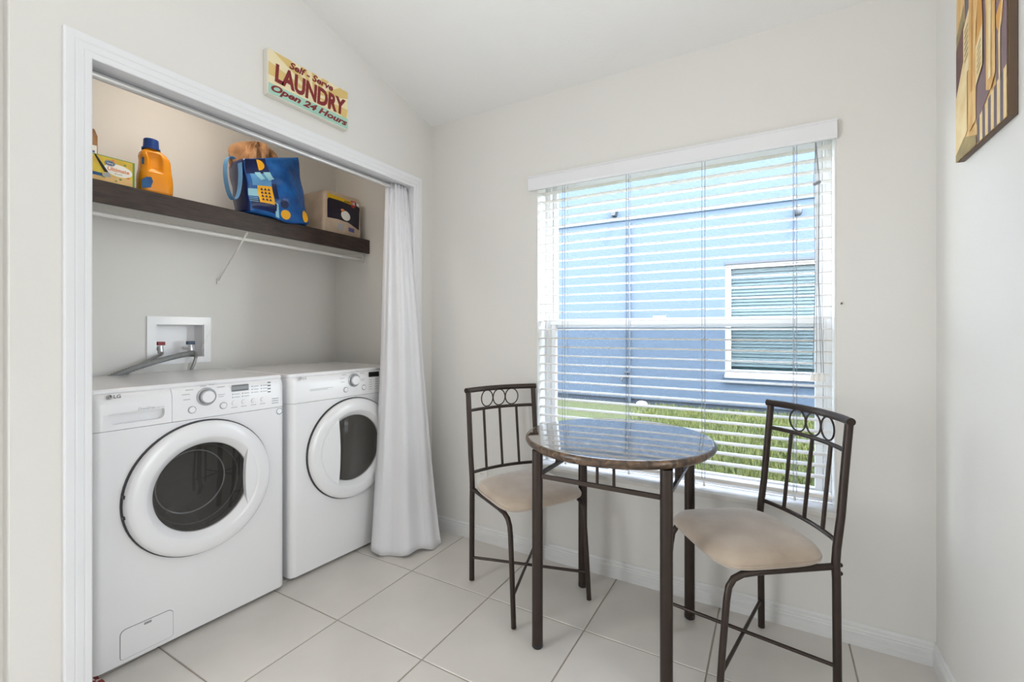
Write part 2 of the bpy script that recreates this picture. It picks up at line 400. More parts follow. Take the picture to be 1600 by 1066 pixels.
# baseboards
BP = [(0, 0), (.013, 0), (.013, .050), (.0115, .053), (.0115, .060), (.009, .064), (.009, .074), (.004, .083), (0, .083)]
MB().prism(BP, .0005, W - .0005, lambda a, b, h: (h, -a, b)).build('baseboard_back', BASEB, kind='structure')
MB().prism(BP, YW + .001, -.0005, lambda a, b, h: (W - a, h, b)).build('baseboard_right', BASEB, kind='structure')
lb = MB(); lb.prism(BP, -.100, -.0135, lambda a, b, h: (a, h, b)); lb.prism(BP, YE, -1.667, lambda a, b, h: (a, h, b))
lb.build('baseboard_left', BASEB, kind='structure')

# closet casing
tr = empty('trim_1', (0, (OY0 + OY1) / 2, 0), kind='structure', label='white moulded casing around the laundry closet opening')
jb = MB(); t = .004
jb.box(-WT, 0, OY0 - .001, OY0 + t, 0, OZ - t); jb.box(-WT, 0, OY1 - t, OY1 + .001, 0, OZ - t); jb.box(-WT, 0, OY0 - .001, OY1 + .001, OZ - t, OZ + .001)
mid = (OY0 + OY1) / 2
def lower(mb, dy): mb.v = [(x, y - dy, z) for x, y, z in mb.v]; return mb
lower(jb, mid).build('jamb_lining', TRIM, tr)
CP = [(-.006, 0), (-.006, .010), (-.003, .012), (.008, .0125), (.011, .0115), (.015, .0135), (.030, .0145), (.033, .0135), (.037, .0155), (.055, .0165), (.059, .015), (.060, .012), (.060, 0)]
def casing(fa, fb, name):
    m = MB(); n = len(CP)
    m.add([fa(w_, t_) for w_, t_ in CP] + [fb(w_, t_) for w_, t_ in CP], [(i, (i + 1) % n, n + (i + 1) % n, n + i) for i in range(n)])
    m.f += [list(range(n - 1, -1, -1)), list(range(n, 2 * n))]; m.m += [0, 0]
    lower(m, mid).build(name, TRIM, tr)
casing(lambda w_, t_: (t_, OY0 - w_, 0), lambda w_, t_: (t_, OY0 - w_, OZ + w_), 'side_casing')
casing(lambda w_, t_: (t_, OY1 + w_, 0), lambda w_, t_: (t_, OY1 + w_, OZ + w_), 'side_casing')
casing(lambda w_, t_: (t_, OY0 - w_, OZ + w_), lambda w_, t_: (t_, OY1 + w_, OZ + w_), 'head_casing')
MB().box(-.085, -.068, OY0 + .02 - mid, OY1 - .02 - mid, OZ - t - .012, OZ - t).build('door_track', GREYP, tr)

# ------------------------------------------------------------------ window
wn = empty('window_1', ((WX0 + WX1) / 2, .1, WZ0), kind='structure', label='white single-hung window with an insect screen over its lower half')
def wbld(mb, name, m, **k):
    c = ((WX0 + WX1) / 2, .1, WZ0); mb.v = [(x - c[0], y - c[1], z - c[2]) for x, y, z in mb.v]
    return mb.build(name, m, k.pop('parent', wn), **k)
def frame(mb, x0, x1, z0, z1, y0, y1, wd):
    mb.box(x0, x0 + wd, y0, y1, z0, z1); mb.box(x1 - wd, x1, y0, y1, z0, z1); mb.box(x0 + wd, x1 - wd, y0, y1, z0, z0 + wd); mb.box(x0 + wd, x1 - wd, y0, y1, z1 - wd, z1)
    return mb
f1 = frame(MB(), WX0 + .001, WX1 - .001, WZ0 + .001, WZ1 - .001, .10, .165, .022)
f1.box(WX0 + .022, WX0 + .032, .105, .160, WZ0 + .03, WZ1 - .03); f1.box(WX1 - .032, WX1 - .022, .105, .160, WZ0 + .03, WZ1 - .03)
wbld(f1, 'window_frame', VINYL, bevel=.002, seg=1)
rv = MB(); rv.box(WX0 + .0005, WX0 + .004, .002, .0995, WZ0 + .0005, WZ1 - .0005); rv.box(WX1 - .004, WX1 - .0005, .002, .0995, WZ0 + .0005, WZ1 - .0005); rv.box(WX0 + .004, WX1 - .004, .002, .0995, WZ1 - .004, WZ1 - .0005)
wbld(rv, 'reveal_lining', VINYL)
MR0, MR1 = 1.214, 1.262
us = frame(MB(), WX0 + .033, WX1 - .033, MR0, WZ1 - .024, .136, .158, .024); us = wbld(us, 'upper_sash', VINYL, bevel=.002, seg=1)
ls = frame(MB(), WX0 + .033, WX1 - .033, WZ0 + .024, MR1 - .004, .108, .132, .028); ls.box(WX0 + .033, WX1 - .033, .100, .110, MR0 + .012, MR1 - .012)
ls = wbld(ls, 'lower_sash', VINYL, bevel=.002, seg=1)
wbld(MB().box(WX0 + .055, WX1 - .055, .145, .149, MR0 + .02, WZ1 - .046), 'window_pane', GLASS)
wbld(MB().box(WX0 + .060, WX1 - .060, .118, .122, WZ0 + .050, MR1 - .030), 'window_pane', GLASS)
sc_ = frame(MB(), WX0 + .034, WX1 - .034, WZ0 + .026, MR0 - .002, .160, .168, .012); sc_ = wbld(sc_, 'screen_frame', GREYP)
wbld(MB().box(WX0 + .046, WX1 - .046, .1635, .1640, WZ0 + .038, MR0 - .014), 'insect_screen', SCREEN)
lk = MB(); lk.box(1.30, 1.36, .094, .106, MR1 - .010, MR1 + .006); wbld(lk, 'sash_lock', VINYL, bevel=.002)
si = MB(); si.box(WX0 - .012, WX1 + .014, -.022, 0, WZ0 - .022, WZ0); si.box(WX0 + .001, WX1 - .001, 0, .105, WZ0 - .022, WZ0)
wbld(si, 'window_sill', MARBLE, bevel=.004)

for k_, (x_, y_, half, hz, ax) in enumerate(((XE, -1.85, .92, 2.36, 'x'), (-.058, -2.70, .82, 2.36, 'x'), (2.6, YR, 1.32, 2.44, 'y'))):  # made-up door frames, unseen, around the added fill lights
    m = MB(); sg0 = -1 if k_ == 0 else 1
    for (a0, a1, z0_, z1_) in ((-half - .05, -half, .0, hz + .05), (half, half + .05, .0, hz + .05), (-half, half, hz, hz + .05), (-half, half, .0, .16)):
        if ax == 'x': m.box(min(x_, x_ + sg0 * .03), max(x_, x_ + sg0 * .03), y_ + a0, y_ + a1, z0_, z1_)
        else: m.box(x_ + a0, x_ + a1, y_, y_ + .03, z0_, z1_)
    m.build('window_%d' % (k_ + 2), VINYL, kind='structure', label='white frame added around an unseen fill light behind the camera')

# ------------------------------------------------------------------ outdoors
NY = 5.406
MB().box(-9, 10, .2, NY + .3, -.5, -.012).build('ground', GRASSG, kind='structure', label='sunny green lawn ground between the two houses')
g = MB(); rnd = random.Random(3)
for _ in range(42000):
    y = .25 + (NY - .30) * rnd.random(); xm = 1.808 + (y + 2.16) * math.tan(R(-14 + 46 * rnd.random()))
    x = xm - .25 + .5 * rnd.random(); h_ = .03 + .05 * rnd.random(); a = rnd.random() * 6.28; wd = .006 + .004 * rnd.random()
    dx, dy = math.cos(a) * wd, math.sin(a) * wd; lx, ly = (rnd.random() - .5) * .05, (rnd.random() - .5) * .05
    g.add([(x - dx, y - dy, -.014), (x + dx, y + dy, -.014), (x + lx, y + ly, h_ - .012)], [(0, 1, 2)])
g.build('lawn_grass', BLADE, recalc=False, kind='stuff', label='short sunlit grass on the lawn outside', cat='grass')

nh = empty('neighbour_house', (1.0, NY, 0), label='light blue stucco house wall seen through the window blinds', cat='building')
def nb(mb, name, m, parent=nh, **k):
    mb.v = [(x - 1.0, y - NY, z) for x, y, z in mb.v]; return mb.build(name, m, parent, **k)
NX0, NX1, NZ0, NZ1 = 1.172, 3.05, .535, 2.205
wq = MB()
for (x0, x1, z0, z1) in ((-8, NX0, .07, 3.045), (NX1, 9, .07, 3.045), (NX0, NX1, .07, NZ0), (NX0, NX1, NZ1, 3.045)): wq.box(x0, x1, NY, NY + .25, z0, z1)
nb(wq, 'lower_wall', STUC)
nb(MB().box(-8, 9, NY - .022, NY + .25, 3.045, 4.25), 'upper_wall', STUC)
nb(MB().box(-8, 9, NY + .015, NY + .25, -.3, .07), 'foundation', FOUND)
nb(MB().box(-8, 9, NY - .006, NY + .02, .066, .078), 'weep_screed', FIXT)
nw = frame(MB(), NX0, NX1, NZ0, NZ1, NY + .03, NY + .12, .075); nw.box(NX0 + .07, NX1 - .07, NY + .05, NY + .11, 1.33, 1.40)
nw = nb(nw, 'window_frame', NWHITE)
nb(MB().box(NX0 - .004, NX1 + .004, NY - .012, NY + .02, NZ1 - .012, NZ1 + .020), 'head_shadow_strip', FIXT)  # dark strip standing in for the shadow line over the recessed frame
nb(MB().box(NX0 + .07, NX1 - .07, NY + .075, NY + .080, NZ0 + .07, 1.335), 'window_pane', NGLASS)
nb(MB().box(NX0 + .07, NX1 - .07, NY + .075, NY + .080, 1.395, NZ1 - .07), 'window_pane', NGLASS)
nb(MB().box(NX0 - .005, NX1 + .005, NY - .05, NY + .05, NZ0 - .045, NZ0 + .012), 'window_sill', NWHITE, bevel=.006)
nb(MB().box(NX0 - .005, NX1 + .005, NY - .03, NY + .02, NZ0 - .125, NZ0 - .045), 'sill_band', STUC)
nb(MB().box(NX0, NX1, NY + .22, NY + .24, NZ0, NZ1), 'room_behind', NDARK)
nbl = nb(MB().box(NX0 + .08, NX1 - .08, NY + .095, NY + .135, NZ1 - .14, NZ1 - .08), 'blind', NBLIND)
m0 = None
for k in range(30):
    z = NZ1 - .165 - k * .0485
    if z < NZ0 + .1: break
    if m0 is None:
        m0 = MB(); m0.add([(-.90, -.006, -.0225), (.90, -.006, -.0225), (.90, .008, .0215), (-.90, .008, .0215), (-.90, -.003, -.0235), (.90, -.003, -.0235), (.90, .011, .0205), (-.90, .011, .0205)],
                          [(0, 1, 2, 3), (7, 6, 5, 4), (0, 4, 5, 1), (3, 2, 6, 7), (0, 3, 7, 4), (1, 5, 6, 2)])
        o = m0.build('blind_slat', NBLIND, nbl); md = o.data
    else:
        o = bpy.data.objects.new('blind_slat', md); COL.objects.link(o); o.parent = nbl
    o.location = ((NX0 + NX1) / 2 - 1.0, .112, z)
dp = MB(); dp.tube([(-.275, NY - .03, .02), (-.275, NY - .03, 3.0)], .026, 10); dp.box(-.315, -.235, NY - .06, NY, 2.62, 2.65); dp.box(-.315, -.235, NY - .06, NY, .60, .63)
nb(dp, 'wall_conduit', STUC, smooth=True)
hb = MB(); hb.tube([(-.30, NY, .43), (-.30, NY - .08, .43), (-.36, NY - .12, .43), (-.38, NY - .14, .37)], .022, 8); hb.tube([(-.34, NY - .06, .50), (-.26, NY - .06, .50)], .02, 8); hb.tube([(-.30, NY - .06, .43), (-.30, NY - .06, .50)], .010, 8)
nb(hb, 'hose_bib', FIXT, smooth=True)
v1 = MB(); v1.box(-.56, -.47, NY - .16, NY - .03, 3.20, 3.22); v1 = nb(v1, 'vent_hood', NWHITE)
v2 = MB(); v2.prism([(-.565, 3.20), (-.545, 3.12), (-.485, 3.12), (-.465, 3.20)], NY - .155, NY - .03, lambda a, b, h: (a, h, b)); nb(v2, 'vent_grille', FIXT)
st = empty('wall_floodlight', (2.10, NY - .11, 2.80), label='small dark oval lamp on the blue house wall', cat='lamp')
MB().sphere((0.01, .03, .08), .06, 10, (.8, .6, 1.35)).build('lamp_head', FIXT, st, smooth=True)
MB().tube([(-.02, .11, .03), (-.02, .06, .04)], .016, 8).build('lamp_arm', FIXT, st, smooth=True)
MB().sphere((0, 0, 0), .08, 8, (1.1, .7, .55)).build('white_stone', WHITEM, smooth=True, label='small white stone in the grass by the blue wall', cat='stone').location = (-.02, NY - .22, .03)

# ------------------------------------------------------------------ venetian blind
bl = empty('venetian_blind', ((WX0 + WX1) / 2, 0, WZ0), label='white wooden venetian blind hanging open in the window', cat='blind')
BC = ((WX0 + WX1) / 2, 0, WZ0)
def bb(mb, name, m, parent=bl, **k):
    mb.v = [(x - BC[0], y - BC[1], z - BC[2]) for x, y, z in mb.v]; return mb.build(name, m, parent, **k)
vp = [(-.018, 1.940), (-.006, 1.940), (-.002, 2.012), (-.026, 2.012), (-.026, 2.006), (-.022, 2.002), (-.022, 1.950)]
vl = MB().prism(vp, .676, 2.020, lambda a, b, h: (h, a, b)); vl = bb(vl, 'valance', TRIM, weld=False)
bb(MB().box(WX0 + .006, WX1 - .006, .012, .062, 1.966, 2.006), 'headrail', SLATM)
SX0, SX1 = WX0 + .010, WX1 - .010; sdat = None; zs = []
k = 0
z = 1.2015 + 16 * .0454
while z > .575: zs.append(z); z -= .0454
for z in zs:
    if sdat is None:
        a = (SX1 - SX0) / 2
        pts = []
        for i in range(7):
            u = -1 + 2 * i / 6; pts.append((u * .025, .0035 * (1 - u * u)))
        loop = pts + [(p[0], p[1] - .0028) for p in reversed(pts)]
        m = MB().prism(loop[::-1], -a, a, lambda p, q, h: (h, p, q + .0))
        o = m.build('slat', SLATT, bl, smooth=True, auto=30); sdat = o.data
    else:
        o = bpy.data.objects.new('slat', sdat); COL.objects.link(o); o.parent = bl
    o.location = ((SX0 + SX1) / 2 - BC[0], .037, z - BC[2]); o.rotation_euler = (R(1.5), 0, 0)
br = bb(MB().box(SX0, SX1, .014, .062, .528, .546), 'bottom_rail', SLATM, bevel=.004)
for x in (.867, 1.199, 1.538, 1.883):
    m = MB()
    for (dx, y) in ((-.006, .0105), (.006, .0105), (.0, .064)): m.tube([(x + dx, y, .540), (x + dx, y, 1.96)], .0011, 5)
    c = bb(m, 'ladder_cord', CORD)
    bb(MB().tube([(x, .036, .500), (x, .036, .530)], [.006, .003], 8), 'cord_button', SLATM, c, smooth=True)
lc = MB()
for dx, dz in ((-.006, .95), (0, .93), (.008, .96), (.012, .94)): lc.tube([(1.953, .006, 1.95), (1.953 + dx, .004, 1.80), (1.955 + dx * .6, .004, 1.4), (1.955 + dx * 2, .004, 1.03)], .0013, 5)
lc = bb(lc, 'lift_cord', CORD)
for dx in (-.013, .002, .019): bb(MB().tube([(1.955 + dx, .004, 1.030), (1.955 + dx, .004, 1.022), (1.955 + dx, .004, .995)], [.003, .006, .009], 10), 'cord_tassel', SLATM, lc, smooth=True)
bb(MB().tube([(1.945, .004, 1.775), (1.968, .004, 1.785)], .006, 6), 'cord_knot', CORD, lc)

# ------------------------------------------------------------------ curtain and its rod
rod = empty('curtain_rod', (-.05, mid, 2.003), label='chrome tension rod across the closet opening', cat='rod')
MB().tube([(0, OY0 + .005 - mid, 0), (0, OY1 - .005 - mid, 0)], .0115, 16).build('rod_tube', CHROME, rod, smooth=True)
MB().tube([(0, OY0 + .0045 - mid, 0), (0, OY0 + .020 - mid, 0)], .017, 16).build('end_cap', GREYP, rod, smooth=True)
MB().tube([(0, OY1 - .020 - mid, 0), (0, OY1 - .0045 - mid, 0)], .017, 16).build('end_cap', GREYP, rod, smooth=True)
def lerp(a, b, t): return a + (b - a) * t
def pl(pts, t):
    d = [0]
    for i in range(1, len(pts)): d.append(d[-1] + math.dist(pts[i], pts[i - 1]))
    s = t * d[-1]
    for i in range(1, len(pts)):
        if s <= d[i] + 1e-9:
            q = (s - d[i - 1]) / (d[i] - d[i - 1]); return [lerp(a, b, q) for a, b in zip(pts[i - 1], pts[i])]
    return pts[-1]
TOPC = [(-.075, -.305), (-.030, -.275), (-.028, -.24), (-.03, -.20), (-.033, -.183)]
MIDC = [(-.085, -.335), (-.02, -.345), (.035, -.315), (.055, -.25), (.055, -.175), (.05, -.135)]
BOTC = [(-.085, -.405), (-.06, -.425), (.010, -.425), (.075, -.400), (.135, -.345), (.185, -.265), (.190, -.20), (.195, -.150)]
def curt(u, v):
    # v: 0 bottom, 1 top
    a = pl(TOPC, u); b = pl(MIDC, u); c = pl(BOTC, u)
    if v > .5: q = (v - .5) * 2; q = q ** 1.1; p = [lerp(b[i], a[i], q) for i in (0, 1)]
    else: q = v * 2; p = [lerp(c[i], b[i], q ** .8) for i in (0, 1)]
    ed = min(1, u * 9, (1 - u) * 9)
    up = math.sin(u * 2 * math.pi * 6.0 + .6 * math.sin(u * 5)) * .0085 * (.25 + .75 * v) * v ** .6
    lo_ = math.sin(u ** 1.25 * 2 * math.pi * 2.6 + .55 + .5 * v) * .022 * (1 - v) ** .7
    lo_ += .006 * math.sin(u * 2 * math.pi * 4.3 + 1.5) * (1 - v) * (v + .3)
    s = (up + lo_) * ed
    n = (.62, -.55)
    z = .012 + v * (2.022 - .012) + (1 - v) ** 3 * .010 * math.sin(u * 11 + 1)
    return (p[0] + n[0] * s, p[1] + n[1] * s, max(z, .004))
MB().grid(110, 60, curt).build('curtain', CURT, smooth='all', solid=.0016, label='white cloth curtain gathered at the right of the closet opening', cat='curtain')

# ------------------------------------------------------------------ sign over the closet
SY0, SY1, SZ0, SZ1, ST = -1.057, -.655, 2.160, 2.345, .030
sg = empty('laundry_sign', (0, (SY0 + SY1) / 2, SZ0), label='retro laundry sign on canvas above the closet opening', cat='sign')
sm_ = (SY0 + SY1) / 2; hw = (SY1 - SY0) / 2; hh = SZ1 - SZ0
MB().box(0.0005, ST, -hw, hw, 0, hh).build('canvas_block', SIGNE, sg, bevel=.002)
def sf(off): return lambda a, b: (ST + off, a - hw, b)
SW = 2 * hw
pr = MB(); p0 = sf(.0006)
pr.poly([p0(.004, .004), p0(SW - .002, .004), p0(SW - .002, hh - .002), p0(.004, hh - .002)])
pr.cur = 1; p1 = sf(.0010)
c0 = (SW * .52, hh * .48)
import itertools
def clip_ray(a0, a1):
    def e(a):
        dx, dy = math.cos(a), math.sin(a); t = min((((SW - .002 - c0[0]) / dx) if dx > 0 else ((.004 - c0[0]) / dx)) if abs(dx) > 1e-6 else 9, (((hh - .002 - c0[1]) / dy) if dy > 0 else ((.05 - c0[1]) / dy)) if abs(dy) > 1e-6 else 9)
        return (c0[0] + dx * t, c0[1] + dy * t)
    pts = [c0, e(a0)]
    for corner in ((SW - .002, hh - .002), (.004, hh - .002)):
        ac = math.atan2(corner[1] - c0[1], corner[0] - c0[0])
        if a0 < ac < a1: pts.append(corner)
    pts.append(e(a1)); return pts
for k in range(7):
    a0 = R(-12 + k * 30); a1 = a0 + R(15); pr.poly([p1(*q) for q in clip_ray(a0, a1)])
pr.cur = 2; p2 = sf(.0014)
pr.poly([p2(.004, .004), p2(SW - .002, .004), p2(SW - .002, .055), p2(.004, .046)])
pr.build('printed_face', [CREAM, SAND, MINT], sg, recalc=False)
lt = MB(); p3 = sf(.0019)
def slant(k): return lambda a, b: p3(a, b + k * (a - SW / 2))
put_text(lt, 'Self - Serve', .095, .315, .147, .178, slant(.0), .30, .032)
put_text(lt, 'LAUNDRY', .030, .388, .062, .138, lambda a, b: p3(a, b + (.0 if b > .1 else -.006 * math.cos((a - SW / 2) / SW * 3.1))), .10, .046)
put_text(lt, 'Open 24 Hours', .014, .396, .008, .047, slant(.0), .40, .040)
lt.build('lettering', MAROON, sg, recalc=False)

# ------------------------------------------------------------------ wall art on the right wall
PY0, PY1, PZ0, PZ1, PT = -.629, -.277, 1.708, 2.240, .018
pa = empty('canvas_picture', (W, (PY0 + PY1) / 2, PZ0), label='canvas print of wine bottles and glasses on the right wall', cat='picture')
PW, PH = PY1 - PY0, PZ1 - PZ0; pm = PW / 2
MB().box(-PT, -.0005, -pm, pm, 0, PH).build('canvas_block', PEDG, pa, bevel=.002)
art = MB()
def af(off): return lambda a, b: (-PT - off, pm - a * PW, b * PH)     # a 0..1 from the window side to the camera side
def ap(mi, pts, lay): art.cur = mi; q = af(.0005 + .0004 * lay); art.poly([q(a, b) for a, b in pts])
# materials: 0 tan 1 cream 2 amber 3 wine 4 slate 5 olive 6 mauve
ap(0, [(0, 0), (1, 0), (1, 1), (0, 1)], 0)
ap(5, [(0, .60), (.18, .74), (.18, .84), (0, .72)], 1)
ap(3, [(0, .36), (.20, .54), (.20, .74), (0, .64)], 2)
ap(1, [(0, .02), (.26, .12), (.26, .56), (.17, .52), (0, .36)], 3)
ap(4, [(.20, .70), (.33, .76), (.33, .99), (.2, .92)], 2)
ap(1, [(.18, .44), (.32, .44), (.32, .78), (.18, .70)], 4)
for k in range(6): ap(5, [(.21, .50 + k * .032), (.29, .53 + k * .032), (.29, .54 + k * .032), (.21, .515 + k * .032)], 5)
ap(4, [(.5, .74), (.58, .76), (.58, 1), (.5, 1)], 2)
ap(0, [(.31, .10), (.46, .13), (.46, .62), (.50, .74), (.50, 1), (.31, 1)], 6)
ap(2, [(.35, .30), (.39, .30), (.40, .94), (.36, .94)], 7)
ap(6, [(.46, .10), (.70, .20), (.70, .60), (.62, .80), (.56, .80), (.46, .40)], 3)
ap(2, [(.47, .50), (.60, .58), (.58, .74), (.55, .78), (.50, .74)], 8)
ap(1, [(.47, .30), (.60, .37), (.60, .58), (.47, .50)], 9)
for k in range(5): ap(5, [(.50, .35 + k * .03), (.57, .385 + k * .03), (.57, .395 + k * .03), (.50, .36 + k * .03)], 10)
ap(0, [(.66, .22), (.74, .20), (.82, .26), (.82, 1), (.60, 1), (.62, .80), (.66, .60)], 7)
ap(1, [(.70, .26), (.75, .26), (.77, .98), (.70, .98)], 9)
ap(5, [(.82, .70), (1, .82), (1, 1), (.82, 1)], 2)
ap(4, [(.87, .90), (.93, .95), (.91, .97), (.95, .99), (.89, .98)], 5)
ap(2, [(.82, .62), (1, .70), (1, .82), (.82, .72)], 3)
ap(6, [(.82, .14), (1, .18), (1, .62), (.82, .58)], 4)
ap(2, [(.83, .52), (.96, .60), (.93, .46), (.88, .42), (.84, .46)], 6)
ap(1, [(.880, .20), (.905, .20), (.905, .43), (.97, .60), (.955, .61), (.885, .44), (.87, .42)], 7)
for k in range(10): ap(4 if k % 2 == 0 else 1, [(.48 + k * .052, .0), (.532 + k * .052, .0), (.532 + k * .052, .13 + .012 * k), (.48 + k * .052, .12 + .012 * k)], 5)
ap(5, [(0, 0), (.46, 0), (.46, .05), (.2, .10), (0, .04)], 4)
art.build('printed_picture', [PTAN, PCRE, PAMB, PMAR, PSLA, POLI, PMAU], pa, recalc=False)

# ------------------------------------------------------------------ washer and dryer
def machine(name, label, origin, ang, dryer):
    root = empty(name, origin, R(90) - ang, label=label, cat='dryer' if dryer else 'washer')
    Wd, Dp, HT = .690, .675 if not dryer else .665, .992 if not dryer else .988
    dc = (.345, .574); r0 = .034
    zP = .845
    # body: side and back shell, front panel with a round hole
    loop = rrect(0, Wd, 0, Dp, (r0, r0, .01, .01), 6)
    b = MB(); n = len(loop)
    vs = [(x, y, .016) for x, y in loop] + [(x, y, zP) for x, y in loop]
    fs = []
    for i in range(n):
        j = (i + 1) % n
        if abs(loop[i][1]) < 1e-6 and abs(loop[j][1]) < 1e-6: continue
        fs.append((i, j, n + j, n + i))
    fs.append(tuple(range(n - 1, -1, -1))); fs.append(tuple(range(n, 2 * n)))
    b.add(vs, fs)
    circ = [(dc[0] + .185 * math.cos(2 * math.pi * i / 48), dc[1] + .185 * math.sin(2 * math.pi * i / 48)) for i in range(48)]
    b.holed([(r0, .016), (Wd - r0, .016), (Wd - r0, zP), (r0, zP)], circ, lambda a, c: (a, 0, c))
    b.build('cabinet', ENAMEL, root, smooth=True, weld=True)
    F = lambda a, c, d: (a + dc[0], -d, c + dc[1])
    # drum behind the door
    dm = MB(); dm.lathe([(.186, -.004), (.215, -.05), (.215, -.40), (.0, -.41)], F, 40); dm = dm.build('drum', DRUM, root, smooth=True)
    for k in range(3):
        t = R(40 + 120 * k); c, s = math.cos(t), math.sin(t)
        MB().tube([F(.205 * c, .205 * s, -.10), F(.19 * c, .19 * s, -.16), F(.19 * c, .19 * s, -.34), F(.205 * c, .205 * s, -.39)], .022, 8).build('drum_baffle', GREYP, dm, smooth=True)
    MB().lathe([(.186, .0005), (.166, -.012), (.170, -.035), (.20, -.05)], F, 40).build('door_gasket', RUBBER, root, smooth=True)
    # door
    MB().lathe([(.255, .0006), (.2655, .0012), (.2655, .006), (.255, .007)], F, 72).build('door_shadow_gap', RUBBER, root, smooth=True)
    prof = [(.252, .004), (.2595, .007), (.261, .014), (.258, .023), (.250, .029), (.235, .033), (.212, .0345), (.200, .034), (.196, .031), (.174, .012), (.171, .006), (.171, -.004)]
    door = MB().lathe(prof, F, 80).build('door', ENAMEL, root, smooth=True, auto=60)
    MB().lathe([(.172, .0085), (.12, .0105), (.06, .0115), (.001, .012)], F, 64).build('door_glass', SMOKE, door, smooth=True)
    if not dryer:
        MB().lathe([(.170, .004), (.164, -.03), (.140, -.085), (.128, -.10), (.122, -.104), (.115, -.10), (.10, -.108), (.001, -.115)], F, 64).build('glass_bowl', SMOKE2, door, smooth=True)
        for rr, dd in ((.126, -.100), (.158, -.05)):
            MB().tube([F(rr * math.cos(2 * math.pi * i / 56), rr * math.sin(2 * math.pi * i / 56), dd) for i in range(56)], .0028, 6, closed=True).build('bowl_ring', SILVER, door, smooth=True)
    else:
        MB().lathe([(.170, .002), (.150, -.012), (.001, -.014)], F, 48).build('inner_panel', DRYIN, door, smooth=True)
    # handle: chord plate over one side of the glass
    ch, sg_ = (.158, 1) if not dryer else (.104, -1)
    ro = .198
    th = math.acos(ch / ro) if ch / ro < 1 else .3
    arc = [(sg_ * ro * math.cos(t), ro * math.sin(t)) for t in [(-th + 2 * th * i / 20) for i in range(21)]]
    chord = [(sg_ * (ch - .010 * (1 - (2 * i / 10 - 1) ** 2)), lerp(arc[-1][1], arc[0][1], i / 10)) for i in range(1, 10)]
    pts = arc + chord
    if sg_ < 0: pts = pts[::-1]
    MB().prism(pts, .010, .0345, F).build('door_handle', ENAMEL, door, smooth=True, auto=40, bevel=.002)
    if not dryer:
        for zz in (.035, -.038):
            MB().box(.095 - .012, .095 - .004, -.021, -.006, dc[1] + zz - .006, dc[1] + zz + .006).build('hinge_clip', DARKP, root)
    # upper fascia: drawer and control panel (rounded towards the top)
    top = HT - .020
    def fascia(x0, x1, rl, rr_):
        m = MB(); lp = rrect(x0, x1, 0, .12, (rl, rr_, 0, 0), 6); nn = len(lp)
        lv = [(zP + .0015, 0), (top - .035, 0), (top - .018, .004), (top - .006, .010), (top + .001, .018)]
        rows = []
        for z_, inset in lv:
            for x, y in lp: rows.append((x, y if y > .1 else y + inset, z_))
        fs_ = [(i * nn + j, i * nn + (j + 1) % nn, (i + 1) * nn + (j + 1) % nn, (i + 1) * nn + j) for i in range(len(lv) - 1) for j in range(nn)]
        return m, rows, fs_, nn, lp, len(lv)
    if not dryer:
        m, rows, fs_, nn, lp, nl = fascia(0, .2375, r0, 0)
        keep = []
        for f_ in fs_:
            flat = all(abs(rows[i][1]) < 1e-6 for i in f_)
            if not flat: keep.append(f_)
        keep.append(tuple((nl - 1) * nn + i for i in range(nn)))
        m.add(rows, keep)
        pk = rrect(.050, .214, .866, .904, (.020, .020, .003, .003), 5)
        zz0, zz1 = zP + .0015, top - .035
        m.holed([(r0, zz0), (.2375, zz0), (.2375, zz1), (r0, zz1)], pk, lambda a, c: (a, 0, c))
        m.prism(pk, 0, .022, lambda a, c, h: (a, h, c), capb=False, capt=True)
        m.build('dispenser_drawer', PLASTW, root, smooth=True, weld=True)
        m, rows, fs_, nn, lp, nl = fascia(.2390, Wd, 0, r0)
    else:
        m, rows, fs_, nn, lp, nl = fascia(0, Wd, r0, r0)
    fs_.append(tuple((nl - 1) * nn + i for i in range(nn)))
    m.add(rows, fs_); panel = m.build('control_panel', PLASTW, root, smooth=True)
    MB().prism(rrect(0, Wd, .02, Dp, (.02, .02, .012, .012), 5), top - .002, HT - .001).build('top_panel', ENAMEL, root, smooth=True, bevel=.008, seg=3)
    MB().prism(rrect(.004, Wd - .004, .118, Dp, .006, 3), zP - .002, top).build('upper_cabinet', ENAMEL, root)
    for (x, y) in ((.05, .06), (Wd - .05, .06), (.05, Dp - .06), (Wd - .05, Dp - .06)):
        MB().cyl(lambda a, c, h: (a, c, h), (x, y), .022, 0, .020, 14).build('foot', DARKP, root)
    # controls
    K = lambda a, c, d: (a, -d, c)
    kz = .930
    MB().lathe([(.036, .0002), (.036, .003), (.031, .005), (.029, .004)], lambda a, c, d: K(a + .357, c + kz, d), 40).build('dial_ring', SILVER, panel, smooth=True)
    MB().lathe([(.028, .0005), (.027, .016), (.0235, .0185), (.001, .0195)], lambda a, c, d: K(a + .357, c + kz, d), 40).build('dial_knob', SILVER, panel, smooth=True, auto=50)
    MB().lathe([(.0230, .0190), (.0225, .0205), (.001, .0212)], lambda a, c, d: K(a + .357, c + kz, d), 32).build('dial_face', PLASTW, panel, smooth=True, auto=50)
    big = [(.305, .884), (.420, .885)]
    small = [(.463, .890), (.502, .890), (.543, .890), (.583, .890)] if not dryer else []
    for (x, z_) in big:
        q = MB().lathe([(.0145, .0002), (.0145, .002), (.012, .003)], lambda a, c, d: K(a + x, c + z_, d), 20).build('button_ring', SILVER, panel, smooth=True)
        MB().lathe([(.0118, .0005), (.0112, .0055), (.001, .0065)], lambda a, c, d: K(a + x, c + z_, d), 20).build('push_button', PLASTW, panel, smooth=True)
    for (x, z_) in small:
        MB().lathe([(.0105, .0002), (.0095, .0045), (.001, .0055)], lambda a, c, d: K(a + x, c + z_, d), 18).build('push_button', PLASTW, panel, smooth=True)
